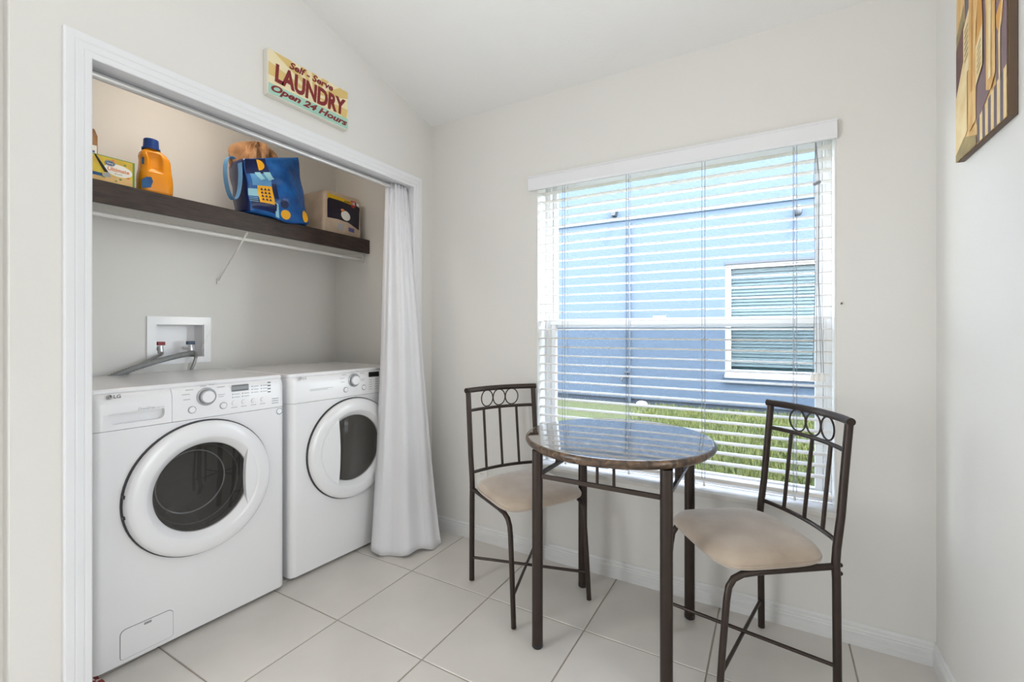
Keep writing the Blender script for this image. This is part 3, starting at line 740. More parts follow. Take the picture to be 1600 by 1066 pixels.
    d0, d1, e0, e1 = (.452, .522, .938, .966)
    ds = MB().prism(rrect(d0, d1, e0, e1, .003, 3), .0003, .0022, K).build('display_bezel', SILVER if not dryer else DARKP, panel)
    MB().prism(rrect(d0 + .004, d1 - .004, e0 + .007, e1 - .007, .001, 2), .0023, .0026, K).build('display_window', GREYP if not dryer else BLACKI, panel)
    if not dryer:
        for zz in (e0 + .0045, e1 - .0045): MB().box(d0 + .003, d1 - .003, -.0030, -.0023, zz - .0022, zz + .0022).build('display_edge', INKD, panel)
    pm_ = MB(); pf = lambda a, c: K(a, c, .0008)
    def dash(x, z_, w_, h__=.003): pm_.poly([pf(x, z_), pf(x + w_, z_), pf(x + w_, z_ + h__), pf(x, z_ + h__)])
    for (x, z_, w_) in ((.270, .945, .028), (.275, .925, .024), (.283, .962, .026), (.400, .930, .026), (.402, .922, .02), (.395, .962, .03), (.335, .972, .022), (.365, .975, .022)): dash(x, z_, w_, .0025)
    if not dryer:
        for c_ in range(4):
            for r_ in range(3 if c_ else 2):
                x = .455 + .040 * c_; z_ = .912 + .013 * r_ + (.012 if c_ > 1 else 0); pm_.cur = 1; dash(x, z_, .004, .004); pm_.cur = 0; dash(x + .008, z_ + .0005, .022, .0025)
        for r_ in range(4): pm_.cur = 1; dash(.605, .918 + .014 * r_, .014, .005); pm_.cur = 0
        for x, z_ in small: dash(x - .012, z_ - .020, .024, .0025)
        for r_ in range(3): dash(.625, .865 + .010 * r_, .03, .004)
    else:
        for c_ in range(2):
            for r_ in range(5): dash(.455 + .040 * c_, .870 + .013 * r_, .020, .0028)
        for (x, z_, w_) in ((.10, .905, .13), (.10, .899, .10)): dash(x, z_, w_, .002)
    pm_.build('printed_legend', [INK, INKD], panel, recalc=False, kind='stuff')
    lo = MB(); lz = .965
    lx = .051
    lo.disc((lx, lz), .0082, K, .0012, 22)
    lo.cur = 1; lo.tube([K(lx + .0058 * math.cos(t), lz + .0058 * math.sin(t), .0014) for t in [R(95 + 265 * i / 16) for i in range(17)]], .0007, 4)
    lo.poly([K(lx - .001, lz - .003, .0018), K(lx, lz - .003, .0018), K(lx, lz + .004, .0018), K(lx - .001, lz + .004, .0018)]); lo.poly([K(lx, lz - .003, .0018), K(lx + .0025, lz - .003, .0018), K(lx + .0025, lz - .002, .0018), K(lx, lz - .002, .0018)])
    lo.cur = 0; put_text(lo, 'LG', .063, .083, lz - .0062, lz + .0062, lambda a, c: K(a, c, .0012), 0, .02)
    lo.build('brand_logo', [INKD if not dryer else INK, WHITEI], panel, recalc=False)
    if not dryer:
        tx = MB(); put_text(tx, 'DirectDrive', .133, .184, .907, .917, lambda a, c: K(a, c, .0010), .2, .0); put_text(tx, 'motor wash', .188, .213, .908, .913, lambda a, c: K(a, c, .0010))
        tx.build('printed_text', INK, root, recalc=False)
        # filter door and sticker
        fd = MB().prism(rrect(.080, .242, .030, .136, (.010, .010, .018, .018), 5), .0002, .0016, K).build('filter_door_seam', GREYP, root)
        MB().prism(rrect(.0818, .2402, .0318, .1342, (.009, .009, .017, .017), 5), .0004, .0030, K).build('filter_door', ENAMEL, root, smooth=True)
        MB().box(.150, .172, -.0042, -.0030, .122, .130).build('filter_door_latch', GREYP, root)
        sk = MB(); sk.disc((.660, .825), .015, K, .0008, 20); sk.cur = 1; sk.disc((.660, .826), .0115, K, .0012, 20); sk.build('round_sticker', [SILVER, PLASTW], root, recalc=False)
    # side seam
    MB().box(-.0008, .0, .10, Dp - .03, .924, .928).build('side_seam', GREYP, root)
    return root
a_w, a_d = R(2.65), R(4.2)
machine('washing_machine', 'white front-load washing machine beside the closet casing', (-.192, -1.541, 0), a_w, False)
machine('clothes_dryer', 'white front-load clothes dryer partly behind the curtain', (-.174, -.820, 0), a_d, True)

# ------------------------------------------------------------------ laundry valve box and hoses
vb = empty('laundry_valve_box', (CX, -.97, 1.03), label='white plastic water valve box in the closet back wall', cat='valve box')
def vbx(mb, name, m, **k): mb.v = [(x - CX, y + .97, z - 1.03) for x, y, z in mb.v]; return mb.build(name, m, k.pop('parent', vb), **k)
fr = MB()
Y0, Y1, Z0, Z1 = -1.118, -.825, 1.026, 1.268; y0, y1, z0, z1 = -1.078, -.860, 1.056, 1.228
yz = lambda h: (lambda a, b: (h, a, b))
for (a0, a1, c0_, c1_) in ((Y0, Y1, Z0, z0), (Y0, Y1, z1, Z1), (Y0, y0, z0, z1), (y1, Y1, z0, z1)): fr.box(CX + .0003, CX + .010, a0, a1, c0_, c1_)
vbx(fr, 'face_frame', PLASTW)
bx = MB(); e_ = .0025; xb = CX - .085
bx.box(xb - .003, xb, y0 + .0005, y1 - .0005, z0 + .0005, z1 - .0005)
for (a0, a1, c0_, c1_) in ((y0 + .0005, y1 - .0005, z0 + .0005, z0 + e_), (y0 + .0005, y1 - .0005, z1 - e_, z1 - .0005), (y0 + .0005, y0 + e_, z0 + e_, z1 - e_), (y1 - e_, y1 - .0005, z0 + e_, z1 - e_)): bx.box(xb, CX + .0005, a0, a1, c0_, c1_)
vbx(bx, 'box_back', PLASTW)
for yy, mm in ((-1.052, REDP), (-.915, BLUEP)):
    v = MB(); v.tube([(CX - .084, yy, 1.105), (CX - .010, yy, 1.105)], .010, 10); v.tube([(CX - .015, yy, 1.118), (CX - .010, yy, 1.082)], [.011, .013], 10)
    v = vbx(v, 'valve', CHROME, smooth=True)
    vbx(MB().box(CX - .030, CX - .002, yy - .016, yy + .018, 1.122, 1.140), 'valve_handle', mm, parent=vb, bevel=.003)
def bez(pts, n=24):
    out = []
    for i in range(n + 1):
        t = i / n; q = [Vector(p) for p in pts]
        while len(q) > 1: q = [q[j].lerp(q[j + 1], t) for j in range(len(q) - 1)]
        out.append(q[0])
    return out
def hose(name, pts, r, m, lab, corr=False):
    P = bez(pts, 120 if corr else 28)
    rr = [r * (1 + (.10 if (i // 1) % 2 else -.06)) for i in range(len(P))] if corr else r
    return MB().tube(P, rr, 10).build(name, m, smooth='all', label=lab, cat='hose')
hose('supply_hose', [(CX - .010, -1.052, 1.084), (CX + .060, -1.05, 1.080), (CX + .085, -1.15, 1.06), (CX + .070, -1.26, .99), (CX + .030, -1.30, .90)], .0075, STEEL, 'braided steel hose curving down from the red valve')
hose('supply_hose', [(CX - .010, -.915, 1.084), (CX + .070, -.905, 1.085), (CX + .070, -.93, 1.04), (CX + .045, -.95, .97), (CX + .025, -.96, .90)], .0075, STEEL, 'short braided steel hose below the blue valve')
dh = hose('drain_hose', [(CX - .03, -.900, 1.068), (CX + .065, -.905, 1.095), (CX + .090, -1.03, 1.068), (CX + .090, -1.20, 1.035), (CX + .060, -1.32, .98), (CX + .030, -1.40, .90)], .0125, GREYH, 'thick corrugated grey drain hose running to the wall box', True)
MB().tube([(CX + .070, -.900, 1.10), (CX + .050, -.86, 1.17), (CX + .02, -.815, 1.245)], .0011, 5).build('cable_tie_tail', WHITEI, dh)

# ------------------------------------------------------------------ shelf, closet rod
sh = empty('closet_shelf', (-.53, -.85, 1.71), label='closet shelf with dark stained wooden front edge', cat='shelf')
MB().box(CX + .53 + .001, -.020, -.849, .849, .012, .090).build('shelf_board', SHELFW, sh)
MB().box(-.020, 0, -.849, .849, 0, .090).build('wood_fascia', WOOD, sh, bevel=.002)
MB().box(CX + .53 + .001, -.020, -.849, .849, .0902, .0912).build('wood_top', WOOD, sh)
brc = MB(); brc.tube([(-.02, .045, -.006), (-.332, .068, -.235)], .0045, 8)
brc = brc.build('shelf_brace', WHITEM, sh, smooth=True)
MB().box(-.339, -.331, .058, .078, -.255, -.225).build('brace_clip', WHITEM, brc)
MB().box(-.034, -.026, -.66, -.645, -.012, .0).build('shelf_clip', WHITEM, sh)
cr_ = empty('closet_rod', (-.60, -.85, 1.676), label='white closet rod hanging under the dark shelf', cat='rod')
MB().tube([(0, -.846, 0), (0, .835, 0)], .0095, 12).build('rod_tube', WHITEM, cr_, smooth=True)
cu = MB(); cu.prism(rrect(-.020, .020, -.022, .030, (.018, .018, .003, .003), 5), .835, .849, lambda a, b, h: (a, h, b)); cu.build('rod_socket', WHITEM, cr_, bevel=.002)

# lamp added on the closet ceiling to brighten the upper closet, hidden from the camera's place by the head of the opening
cl_ = empty('closet_fill_lamp', (-.42, -1.05, 2.44), label='small warm dome lamp added unseen on the laundry closet ceiling', cat='lamp')
MB().lathe([(.001, -.001), (.085, -.001), (.085, -.018), (.075, -.020)], lambda a, b, d: (a, b, d), 32).build('lamp_base', WHITEM, cl_, smooth=True)
gl = bpy.data.materials.new('lamp_dome_glow'); gl.use_nodes = True; gb = gl.node_tree.nodes['Principled BSDF']; gb.inputs['Base Color'].default_value = (.9, .88, .84, 1)
gb.inputs['Emission Color'].default_value = (1.0, .88, .74, 1); gb.inputs['Emission Strength'].default_value = 42.0
MB().lathe([(.074, -.020), (.066, -.040), (.045, -.056), (.020, -.064), (.001, -.065)], lambda a, b, d: (a, b, d), 32).build('lamp_dome', gl, cl_, smooth=True)

# ------------------------------------------------------------------ things on the shelf (top at z = 1.8012)
ZS = 1.8014
# box of bags
bxr = empty('carton_box', (-.548, -1.418, ZS), R(90) - R(1.0), label='green and yellow box of household bags on the shelf', cat='box')
BW = .268; BH = .106
MB().box(-BW / 2, BW / 2, 0, .10, 0, BH).build('carton', BOXG, bxr, bevel=.0015)
bf = lambda off: (lambda a, b: (a, -off, b))
bp_ = MB(); q0 = bf(.0006)
def bpoly(mi, pts, lay): bp_.cur = mi; q = bf(.0006 + .0003 * lay); bp_.poly([q(a, b) for a, b in pts])
E_ = BW / 2
bpoly(0, [(-E_ + .004, .003), (E_ - .008, .003), (E_ - .008, BH - .004), (-E_ + .004, BH - .004)], 0)
bpoly(1, [(-E_ + .004, .003), (E_ - .008, .003), (E_ - .008, .030), (-E_ + .004, .026)], 1)
def ell(cx, cy, rx, ry, n=22, rot=0): return [(cx + rx * math.cos(t) * math.cos(rot) - ry * math.sin(t) * math.sin(rot), cy + rx * math.cos(t) * math.sin(rot) + ry * math.sin(t) * math.cos(rot)) for t in [2 * math.pi * i / n for i in range(n)]]
bpoly(2, ell(.078, .056, .047, .025, rot=-.05), 3)
bpoly(3, ell(.050, .079, .017, .011), 4); bpoly(2, ell(.050, .079, .0145, .0088), 5); bpoly(3, ell(.050, .079, .0135, .0078), 6)
bpoly(4, [(.000, BH - .004), (.007, BH - .004), (.046, .040), (.032, .040)], 4)
bpoly(3, [(-.022, .020), (.026, .020), (.026, .033), (-.022, .033)], 3)
bpoly(6, [(.028, .020), (.054, .022), (.050, .040), (.033, .038)], 3)
for (x, y, r_, mi) in ((-.075, .085, .010, 5), (-.068, .050, .008, 5), (.03, .020, .006, 7), (.085, .022, .005, 7), (.06, .093, .006, 5), (.10, .085, .005, 7), (.11, .035, .007, 5), (-.09, .07, .006, 7), (-.02, .09, .006, 5), (.07, .012, .004, 7)): bpoly(mi, ell(x, y, r_, r_ * .8, 10), 2)
bp_.cur = 5; put_text(bp_, 'Ultimate', .042, .114, .050, .065, bf(.0030), .1, .02)
bp_.cur = 2; put_text(bp_, 'Value', .040, .060, .0755, .0825, bf(.0030), .1, .02)
bp_.cur = 7; put_text(bp_, 'fresh', .066, .090, .038, .045, bf(.0030), .1, .0)
bp_.build('printed_front', [BOXY, BOXP, WHITEI, LBLUE, BLACKI, ORAI, SILVER, BOXG], bxr, recalc=False)
# brown carton behind it
bc = empty('brown_carton', (-.755, -1.413, ZS), R(86), label='brown gable-top carton with a pale label behind the box', cat='carton')
MB().box(-.06, .06, -.05, .05, 0, .225).build('carton_body', KRAFT, bc, bevel=.002)
MB().prism([(-.05, .225), (.05, .225), (.004, .270), (-.004, .270)], -.06, .06, lambda a, b, h: (h, a, b)).build('gable_top', KRAFT, bc)
lbm = MB(); lbm.add([(-.057, -.0508, .06), (.057, -.0508, .06), (.057, -.0508, .185), (-.057, -.0508, .185)], [(0, 1, 2, 3)])
lbm.cur = 1
for k in range(4): lbm.add([(.0, -.0514, .10 + k * .018), (.05, -.0514, .10 + k * .018), (.05, -.0514, .108 + k * .018), (.0, -.0514, .108 + k * .018)], [(0, 1, 2, 3)])
lbm.build('pale_label', [WHITEI, PURI], bc, recalc=False)

# detergent bottle
bo = empty('detergent_bottle', (-.600, -1.190, ZS), R(84), label='orange detergent bottle with a blue cap on the shelf', cat='bottle')
def bott(u, v):
    prof = [(0, .056), (.012, .063), (.06, .064), (.085, .062), (.11, .058), (.14, .056), (.165, .0545), (.180, .048), (.192, .036), (.200, .026), (.206, .024)]
    d = v * (len(prof) - 1); i = min(int(d), len(prof) - 2); t_ = d - i
    z = lerp(prof[i][0], prof[i + 1][0], t_); r_ = lerp(prof[i][1], prof[i + 1][1], t_)
    a = 2 * math.pi * u; c, s = math.cos(a), math.sin(a); e = .62
    x = r_ * math.copysign(abs(c) ** e, c); y = r_ * .74 * math.copysign(abs(s) ** e, s)
    lean = -.012 * max(0, (z - .15) / .05)
    if s < 0 and .095 < z < .182 and -.034 < x < .018:     # pressed-in grip on the front
        k1 = min(1, (z - .095) / .012, (.182 - z) / .012, (x + .034) / .010, (.018 - x) / .010); y += .016 * max(0, k1)
    return (x + lean, y, z)
MB().grid(96, 60, bott).build('bottle_body', ORANGE, bo, smooth='all', weld=True)
cp = lambda a, b, d: (a - .014, b, d)
MB().lathe([(.034, .198), (.034, .206), (.029, .208), (.0275, .243), (.0255, .246), (.001, .246)], cp, 32).build('bottle_cap', BLUECAP, bo, smooth=True, auto=30)
lb_ = MB(); lb_.add([(-.060, -.0482, .012), (-.028, -.0486, .022), (-.020, -.0486, .050), (-.026, -.0486, .068), (-.045, -.0486, .064), (-.060, -.0470, .048)], [(0, 1, 2, 3, 4, 5)])
lb_.build('bottle_label', LBLUE, bo, recalc=False); lb_ = MB()
lb_.poly([(-.0565, -.036, .120), (-.050, -.042, .118), (-.050, -.042, .150), (-.056, -.036, .150)])
lb_.build('side_label', LBLUE, bo, recalc=False)

# toilet tissue pack
tp = empty('tissue_pack', (-.56, -.194, ZS), R(90), label='wrapped tissue multipack with dark navy label on shelf end', cat='pack')
def tpk(x0, x1, y0, y1, z1, r_):
    pts = rrect(x0, x1, 0, z1, (.012, .012, r_, r_), 6)
    m = MB(); nn = len(pts); cx, cz = (x0 + x1) / 2, z1 / 2
    rows = []
    for y_, s in ((y0, .93), (y0 + .006, .985), (y0 + .02, 1), (y1 - .02, 1), (y1 - .006, .985), (y1, .93)):
        rows += [(cx + (a - cx) * s, y_, max(0.0, cz + (b - cz) * s)) for a, b in pts]
    fs_ = [(i * nn + j, i * nn + (j + 1) % nn, (i + 1) * nn + (j + 1) % nn, (i + 1) * nn + j) for i in range(5) for j in range(nn)]
    m.add(rows, fs_ + [tuple(range(nn - 1, -1, -1)), tuple(5 * nn + j for j in range(nn))]); return m
tpk(-.147, .147, 0, .235, .262, .035).build('wrapped_rolls', FILM, tp, smooth=True, auto=50)
lm = MB(); yl = lambda off: (lambda a, b: (a, -off, b))
def tpoly(mi, pts, lay): lm.cur = mi; q = yl(.0008 + .0004 * lay); lm.poly([q(a, b) for a, b in pts])
tpoly(0, [(-.118, .090), (-.04, .094), (.04, .088), (.126, .056), (.132, .20), (.118, .232), (-.10, .222), (-.118, .20)], 0)
tpoly(1, [(-.118, .214), (-.02, .214), (.07, .206), (.07, .226), (-.01, .236), (-.118, .238)], 1)
tpoly(2, [(.060, .205), (.098, .203), (.098, .236), (.060, .236)], 2); tpoly(2, ell(.079, .203, .016, .012, 14), 2)
tpoly(3, ell(.020, .128, .036, .030, 20, -.3), 1); tpoly(6, ell(-.004, .158, .015, .009, 12), 2)
tpoly(4, [(.042, .034), (.088, .030), (.088, .056), (.042, .060)], 1)
tpoly(5, [(-.040, .030), (.000, .030), (.002, .068), (-.036, .070)], 1)
tpoly(3, [(.104, .212), (.126, .205), (.126, .226), (.104, .232)], 2)
lm.cur = 3; put_text(lm, '18', .067, .091, .208, .229, yl(.0026), 0, .02)
lm.cur = 0; put_text(lm, 'SUPER', .008, .054, .212, .222, yl(.0026), 0, .02)
lm.build('printed_label', [NAVY, YELI, REDI, WHITEI, PURI, SILVER, ORAI], tp, recalc=False)

# shopping bag
sb = empty('shopping_bag', (-.60, -.66, ZS), label='blue patterned reusable shopping bag slumped over the shelf edge', cat='bag')
TL, TR_, BR_, BL_ = Vector((-.520, -.850, 2.062)), Vector((-.520, -.545, 2.170)), Vector((-.520, -.480, 1.812)), Vector((-.518, -.815, 1.806))
OB = Vector((-.60, -.66, ZS))
def bagf(u, v, off=0.0):
    a = BL_.lerp(BR_, u); b = TL.lerp(TR_, u); p = a.lerp(b, v)
    bul = .040 * math.sin(math.pi * u) * math.sin(math.pi * (.15 + .8 * v)) + .006 * math.sin(9 * u + 3 * v) + .005 * math.sin(14 * v - 5 * u)
    sag = -.022 * math.exp(-((u - .62) / .25) ** 2) * (1 - v) ** 3
    if v < .12: bul *= (.35 + v / .12 * .65)
    return p + Vector((bul + off + .012, 0, sag)) - OB
bagm = MB()
bagm.grid(24, 24, lambda u, v: bagf(u, v))
def side(u0, sgn):
    def f(s, v):
        p = bagf(u0, v); q = p + Vector((-.19, sgn * .03 * (1 - v) + sgn * .03 * v, 0)); q.z = max(q.z, .002) if v < .05 else q.z
        r_ = p.lerp(q, s); r_ += Vector((0, -sgn * .030 * math.sin(math.pi * s) * (1 - .5 * v), .0)); 
        if s > .15: r_.z = max(r_.z, .0025)
        return r_
    return f
bagm.cur = 1; bagm.grid(10, 24, side(0, 1)); bagm.grid(10, 24, side(1, -1))
bagm.cur = 2
def back(u, v):
    a = side(0, 1)(1, v); b = side(1, -1)(1, v); r_ = a.lerp(b, u); r_.z = max(r_.z, .0025); return r_
bagm.grid(10, 24, back)
def bott_(u, s): a = side(0, 1)(s, 0); b = side(1, -1)(s, 0); f0 = bagf(u, 0); p = a.lerp(b, u); return p.lerp(f0, max(0, 1 - 6 * s)) if s < .17 else Vector((p.x, p.y, .0025))
bagm.grid(16, 12, bott_)
bagm.build('bag_body', [BAGB, BAGN, BAGB], sb, smooth='all', solid=.0012, weld=True)
pt = MB()
def patch(mi, u0, u1, v0, v1, off=.0022, sk=0):
    pt.cur = mi; pt.grid(6, 6, lambda a, b: bagf(lerp(u0, u1, a) + sk * b, lerp(v0, v1, b), off))
def pshape(mi, pts, off=.0034):
    pt.cur = mi; pt.poly([bagf(a, b, off) for a, b in pts])
patch(1, .01, .20, .72, .99); patch(1, .02, .40, .06, .25); patch(1, .30, .44, .30, .55); patch(1, .20, .36, .72, .99)
patch(2, .0, .19, .30, .44); patch(4, .06, .36, .50, .72, .0026)
patch(3, .13, .36, .19, .50, .0030)
pshape(3, [(.21, .78)] + [(.21 + .11 * math.cos(t), .88 + .10 * math.sin(t)) for t in [R(-90 + 180 * i / 10) for i in range(11)]] + [(.21, .98)])
def band(u0, wd, r_):
    pt.cur = 2; prev = None
    for i in range(6):
        t_ = i / 8; cu = (1 - t_) ** 2 * u0 + 2 * t_ * (1 - t_) * (u0 + .02) + t_ * t_ * (u0 + r_); cv = (1 - t_) ** 2 * .745 + 2 * t_ * (1 - t_) * .60 + t_ * t_ * .535
        cur = (cu, cv, cu + wd * (1 - .25 * t_), cv + .05 * t_)
        if prev: pt.poly([bagf(prev[0], prev[1], .0045), bagf(cur[0], cur[1], .0045), bagf(cur[2], cur[3], .0045), bagf(prev[2], prev[3], .0045)])
        prev = cur
band(.13, .085, .14); band(.26, .10, .13)
for r_ in range(4):
    for c_ in range(3): x = .16 + c_ * .055 + r_ * .003; y = .235 + r_ * .062; pshape(1, [(x, y), (x + .045, y), (x + .022, y + .045)], .0046)
for k in range(5): pshape(2, [(.0, .20 + k * .035), (.11, .195 + k * .035), (.11, .205 + k * .035), (.0, .21 + k * .035)], .004)
pshape(2, [(.40, .02), (.46, .02), (.42, .22), (.36, .24)]); pshape(3, ell(.56, .10, .085, .065, 16), .0046); pshape(1, ell(.53, .24, .07, .06, 16), .0046)
pshape(3, ell(.93, .10, .06, .09, 16), .0046)
pt.build('printed_patches', [BAGB, BAGN, BAGS, BAGO, BAGL], sb, recalc=False, kind='stuff')
stp = MB()
P = bez([(-.515, -.880, 2.055), (-.515, -.945, 2.09), (-.50, -.945, 1.95), (-.50, -.915, 1.72), (-.50, -.845, 1.82), (-.500, -.862, 2.04)], 26)
for i in range(len(P) - 1):
    a, b = P[i] - OB, P[i + 1] - OB; n_ = Vector((.035, .0, 0)); tt = (b - a).cross(n_).normalized() * .002
    stp.add([a, a - n_, b - n_, b, a + tt, a - n_ + tt, b - n_ + tt, b + tt], [(0, 1, 2, 3), (7, 6, 5, 4), (0, 3, 7, 4), (1, 5, 6, 2)])
stp.build('strap_handle', BAGL, sb)
kp = MB(); rn = random.Random(5); ph = [rn.random() * 6 for _ in range(12)]
def paper(u, v):
    a = 2 * math.pi * u; r_ = 1 + .22 * math.sin(5 * a + ph[0]) * math.sin(3 * v * 3 + ph[1]) + .15 * math.sin(11 * a + 6 * v + ph[2]) + .10 * math.sin(17 * a - 9 * v)
    th = math.pi * v; return (.075 * r_ * math.sin(th) * math.cos(a), .125 * r_ * math.sin(th) * math.sin(a), .13 * math.cos(th) * (1 + .12 * math.sin(7 * a)) )
MB().grid(60, 30, paper).build('paper_wad', KRAFT, smooth=True, auto=20, weld=True, label='crumpled brown paper sticking out of the blue bag', cat='paper').location = (-.615, -.705, 2.075)

# ------------------------------------------------------------------ table
TC = (1.269, -.3855)
tb = empty('bistro_table', (TC[0], TC[1], 0), label='round brown marble-look bistro table with bronze metal legs', cat='table')
C = lambda a, b, d: (a, b, d)
RT = .364; TH = .780
tt_ = MB(); tt_.lathe([(RT - .010, TH - .0006), (RT - .016, TH), (.001, TH)], C, 96); tt_.cur = 1
tt_.lathe([(.001, TH - .036), (RT - .030, TH - .036), (RT - .016, TH - .032), (RT - .008, TH - .026), (RT - .004, TH - .022), (RT, TH - .014), (RT - .001, TH - .007), (RT - .005, TH - .0025), (RT - .010, TH - .0006)], C, 96)
tt_.build('tabletop', [MTOP, MRIM], tb, smooth=True, auto=40, weld=True)
lg = .2355
for sx in (-1, 1):
    for sy in (-1, 1):
        l_ = MB().tube([(sx * lg, sy * lg, .012), (sx * lg, sy * lg, TH - .036)], .0205, 20).build('leg', BRONZE, tb, smooth=True)
        MB().lathe([(.001, .0), (.018, .0), (.021, .004), (.021, .014), (.001, .014)], lambda a, b, d: (a + sx * lg, b + sy * lg, d), 20).build('leg_cap', DARKP, l_, smooth=True)
zb = .648
for k in range(4):
    ca, sa = round(math.cos(k * math.pi / 2)), round(math.sin(k * math.pi / 2))
    T = lambda x, y, z: (x * ca - y * sa, x * sa + y * ca, z)
    ar = MB(); L_ = lg - .019
    ar.add([T(x, y, z) for z in (zb - .008, zb + .008) for y in (-lg - .006, -lg + .006) for x in (-L_, L_)], [(0, 2, 3, 1), (4, 5, 7, 6), (0, 1, 5, 4), (2, 6, 7, 3), (0, 4, 6, 2), (1, 3, 7, 5)])
    ar = ar.build('apron_rail', BRONZE, tb, bevel=.002)
    for x in (-.06, 0, .06):
        MB().tube([T(x, -lg, zb + .008), T(x, -lg, TH - .036)], .0055, 8).build('apron_spindle', BRONZE, ar, smooth=True)

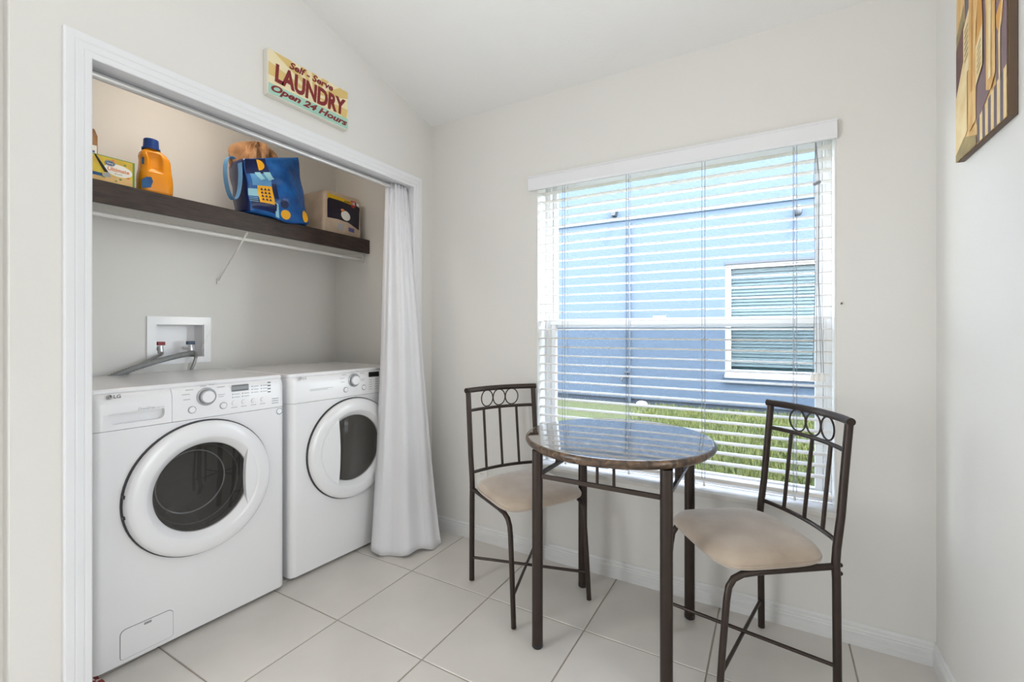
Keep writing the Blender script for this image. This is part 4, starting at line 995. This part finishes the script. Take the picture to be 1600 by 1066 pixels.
# ------------------------------------------------------------------ chairs (local x forward, origin between the back posts)
def make_chair(name, label, loc, face):
    root = empty(name, loc, face, label=label, cat='chair', group='bronze metal dining chairs at the bistro table')
    hw_ = .187
    def bowx(y, d=.036): return -d * (1 - (y / hw_) ** 2)
    def postx(z): return -.040 * max(0, (z - .46) / .44) ** 1.1 + (.006 if .40 < z < .5 else 0)
    for s in (-1, 1):
        pth = [(0, s * hw_, .006), (.002, s * hw_, .20), (.004, s * hw_, .40), (.007, s * hw_, .45), (.003, s * hw_, .50), (postx(.6), s * hw_, .60), (postx(.75), s * hw_, .75), (postx(.9), s * hw_, .896)]
        MB().tube(pth, .0125, 14).build('back_post', BRONZE, root, smooth=True)
        fl_ = [(.010, s * .183, .440), (.10, s * .185, .440), (.27, s * .188, .440), (.325, s * .189, .436), (.355, s * .190, .424), (.371, s * .190, .400), (.378, s * .190, .36), (.395, s * .192, .18), (.408, s * .193, .006)]
        MB().tube(fl_, .0105, 12).build('front_leg', BRONZE, root, smooth=True)
        for zz in (.445, .418):
            MB().sphere((-.010, s * (hw_ + .0), zz), .007, 6).build('bolt', BRONZE, root, smooth=True)
    N = 17
    def bar(z, r_, ov, name_, d=.036):
        ys = [lerp(-hw_ - ov, hw_ + ov, i / (N - 1)) for i in range(N)]
        return MB().tube([(postx(z) + bowx(y, d), y, z) for y in ys], r_, 14 if r_ > .01 else 8).build(name_, BRONZE, root, smooth=True)
    bar(.905, .0130, .014, 'top_rail'); bar(.808, .0080, -.008, 'middle_rail'); bar(.515, .0080, -.008, 'lower_rail', .030)
    for y in (-.094, 0, .094):
        z0_, z1_ = .515, .808
        MB().tube([(postx(z0_) + bowx(y, .030), y, z0_), (postx(z1_) + bowx(y), y, z1_)], .0068, 8).build('spindle', BRONZE, root, smooth=True)
    for y in (-.071, 0, .071):
        cz = .8565; x0_ = postx(.855) + bowx(y)
        MB().tube([(x0_ - bowx(y) + bowx(y + .0345 * math.cos(t_)), y + .0345 * math.cos(t_), cz + .0405 * math.sin(t_) - .0) for t_ in [2 * math.pi * i / 32 for i in range(32)]], .0032, 6, closed=True).build('ring_ornament', BRONZE, root, smooth=True)
    def seat(u, v):     # u around, v bottom centre .. top centre
        a = 2 * math.pi * u; e = .42
        c, s = math.cos(a), math.sin(a); X = math.copysign(abs(c) ** e, c); Y = math.copysign(abs(s) ** e, s)
        prof = [(0, .448), (.5, .448), (.96, .449), (1.0, .458), (1.005, .468), (.985, .482), (.93, .494), (.82, .503), (.6, .510), (.3, .513), (0, .514)]
        d = v * (len(prof) - 1); i = min(int(d), len(prof) - 2); t_ = d - i
        r_ = lerp(prof[i][0], prof[i + 1][0], t_); z = lerp(prof[i][1], prof[i + 1][1], t_)
        wdt = .203 + .006 * X
        return (.205 + .190 * X * r_, wdt * Y * r_, z - (.012 if z > .46 else 0) * max(0, X * r_ - .6) - .006 * (Y * r_) ** 2 * (z > .47))
    MB().grid(72, 30, seat).build('seat_cushion', SUEDE, root, smooth='all', weld=True)
    sf_ = MB(); sf_.box(.03, .33, -.150, .150, .438, .4485); sf_.build('seat_board', DARKP, root)
    zx = .118
    for s in (-1, 1):
        MB().tube([(0.004, s * hw_, zx + s * .004), (.403, -s * .1925, zx + s * .004 + .01)], .0065, 8).build('cross_brace', BRONZE, root, smooth=True)
    return root
make_chair('dining_chair', 'bronze chair with suede seat left of the table, by the curtain', (.650, -.209, 0), math.atan2(-.5, .866))
make_chair('dining_chair', 'bronze chair with suede seat right of the table, near the right wall', (1.8755, -.228, 0), math.atan2(-.588, -.809))

# ------------------------------------------------------------------ small things
ot = empty('wall_outlet', (.372, 0, .36), label='white electrical outlet low on the window wall behind the chair', cat='outlet')
MB().prism(rrect(-.036, .036, -.058, .058, .004, 3), 0.0003, .006, lambda a, b, h: (a, -h, b)).build('cover_plate', OUTLET, ot, bevel=.0015)
for zz in (-.022, .022):
    q = MB().prism(rrect(-.017, .017, zz - .015, zz + .015, .006, 4), .006, .0075, lambda a, b, h: (a, -h, b)).build('socket', OUTLET, ot)
    for dx in (-.006, .006): MB().box(dx - .001, dx + .001, -.0079, -.0076, zz - .004, zz + .005).build('socket_slot', INKD, q)
MB().tube([(2.035, .0, 1.30), (2.035, -.012, 1.302)], .003, 8).build('wall_nail', INKD, label='tiny dark nail in the wall right of the window', cat='nail')
ck = empty('checked_cloth', (-.212, -1.545, 0), label='red and white checked cloth scrap on the floor by the washer', cat='cloth')
for mi, (mm, nm) in enumerate(((CLOTHW, 'pale_checks'), (CLOTHR, 'red_checks'))):
    m = MB()
    for i in range(6):
        for j in range(4):
            if ((i % 3 == 0) != (j % 3 == 0)) == (mi == 1):
                x, y = -.02 + i * .014, -.018 + j * .012
                zf = lambda a, b: .009 + .004 * math.sin(a * 90) * math.cos(b * 110)
                m.add([(x, y, zf(x, y)), (x + .014, y, zf(x + .014, y)), (x + .014, y + .012, zf(x + .014, y + .012)), (x, y + .012, zf(x, y + .012)), (x, y, .0015), (x + .014, y, .0015), (x + .014, y + .012, .0015), (x, y + .012, .0015)],
                      [(0, 1, 2, 3), (7, 6, 5, 4), (0, 4, 5, 1), (1, 5, 6, 2), (2, 6, 7, 3), (3, 7, 4, 0)])
    m.build(nm, mm, ck)
bpy.context.view_layer.update()
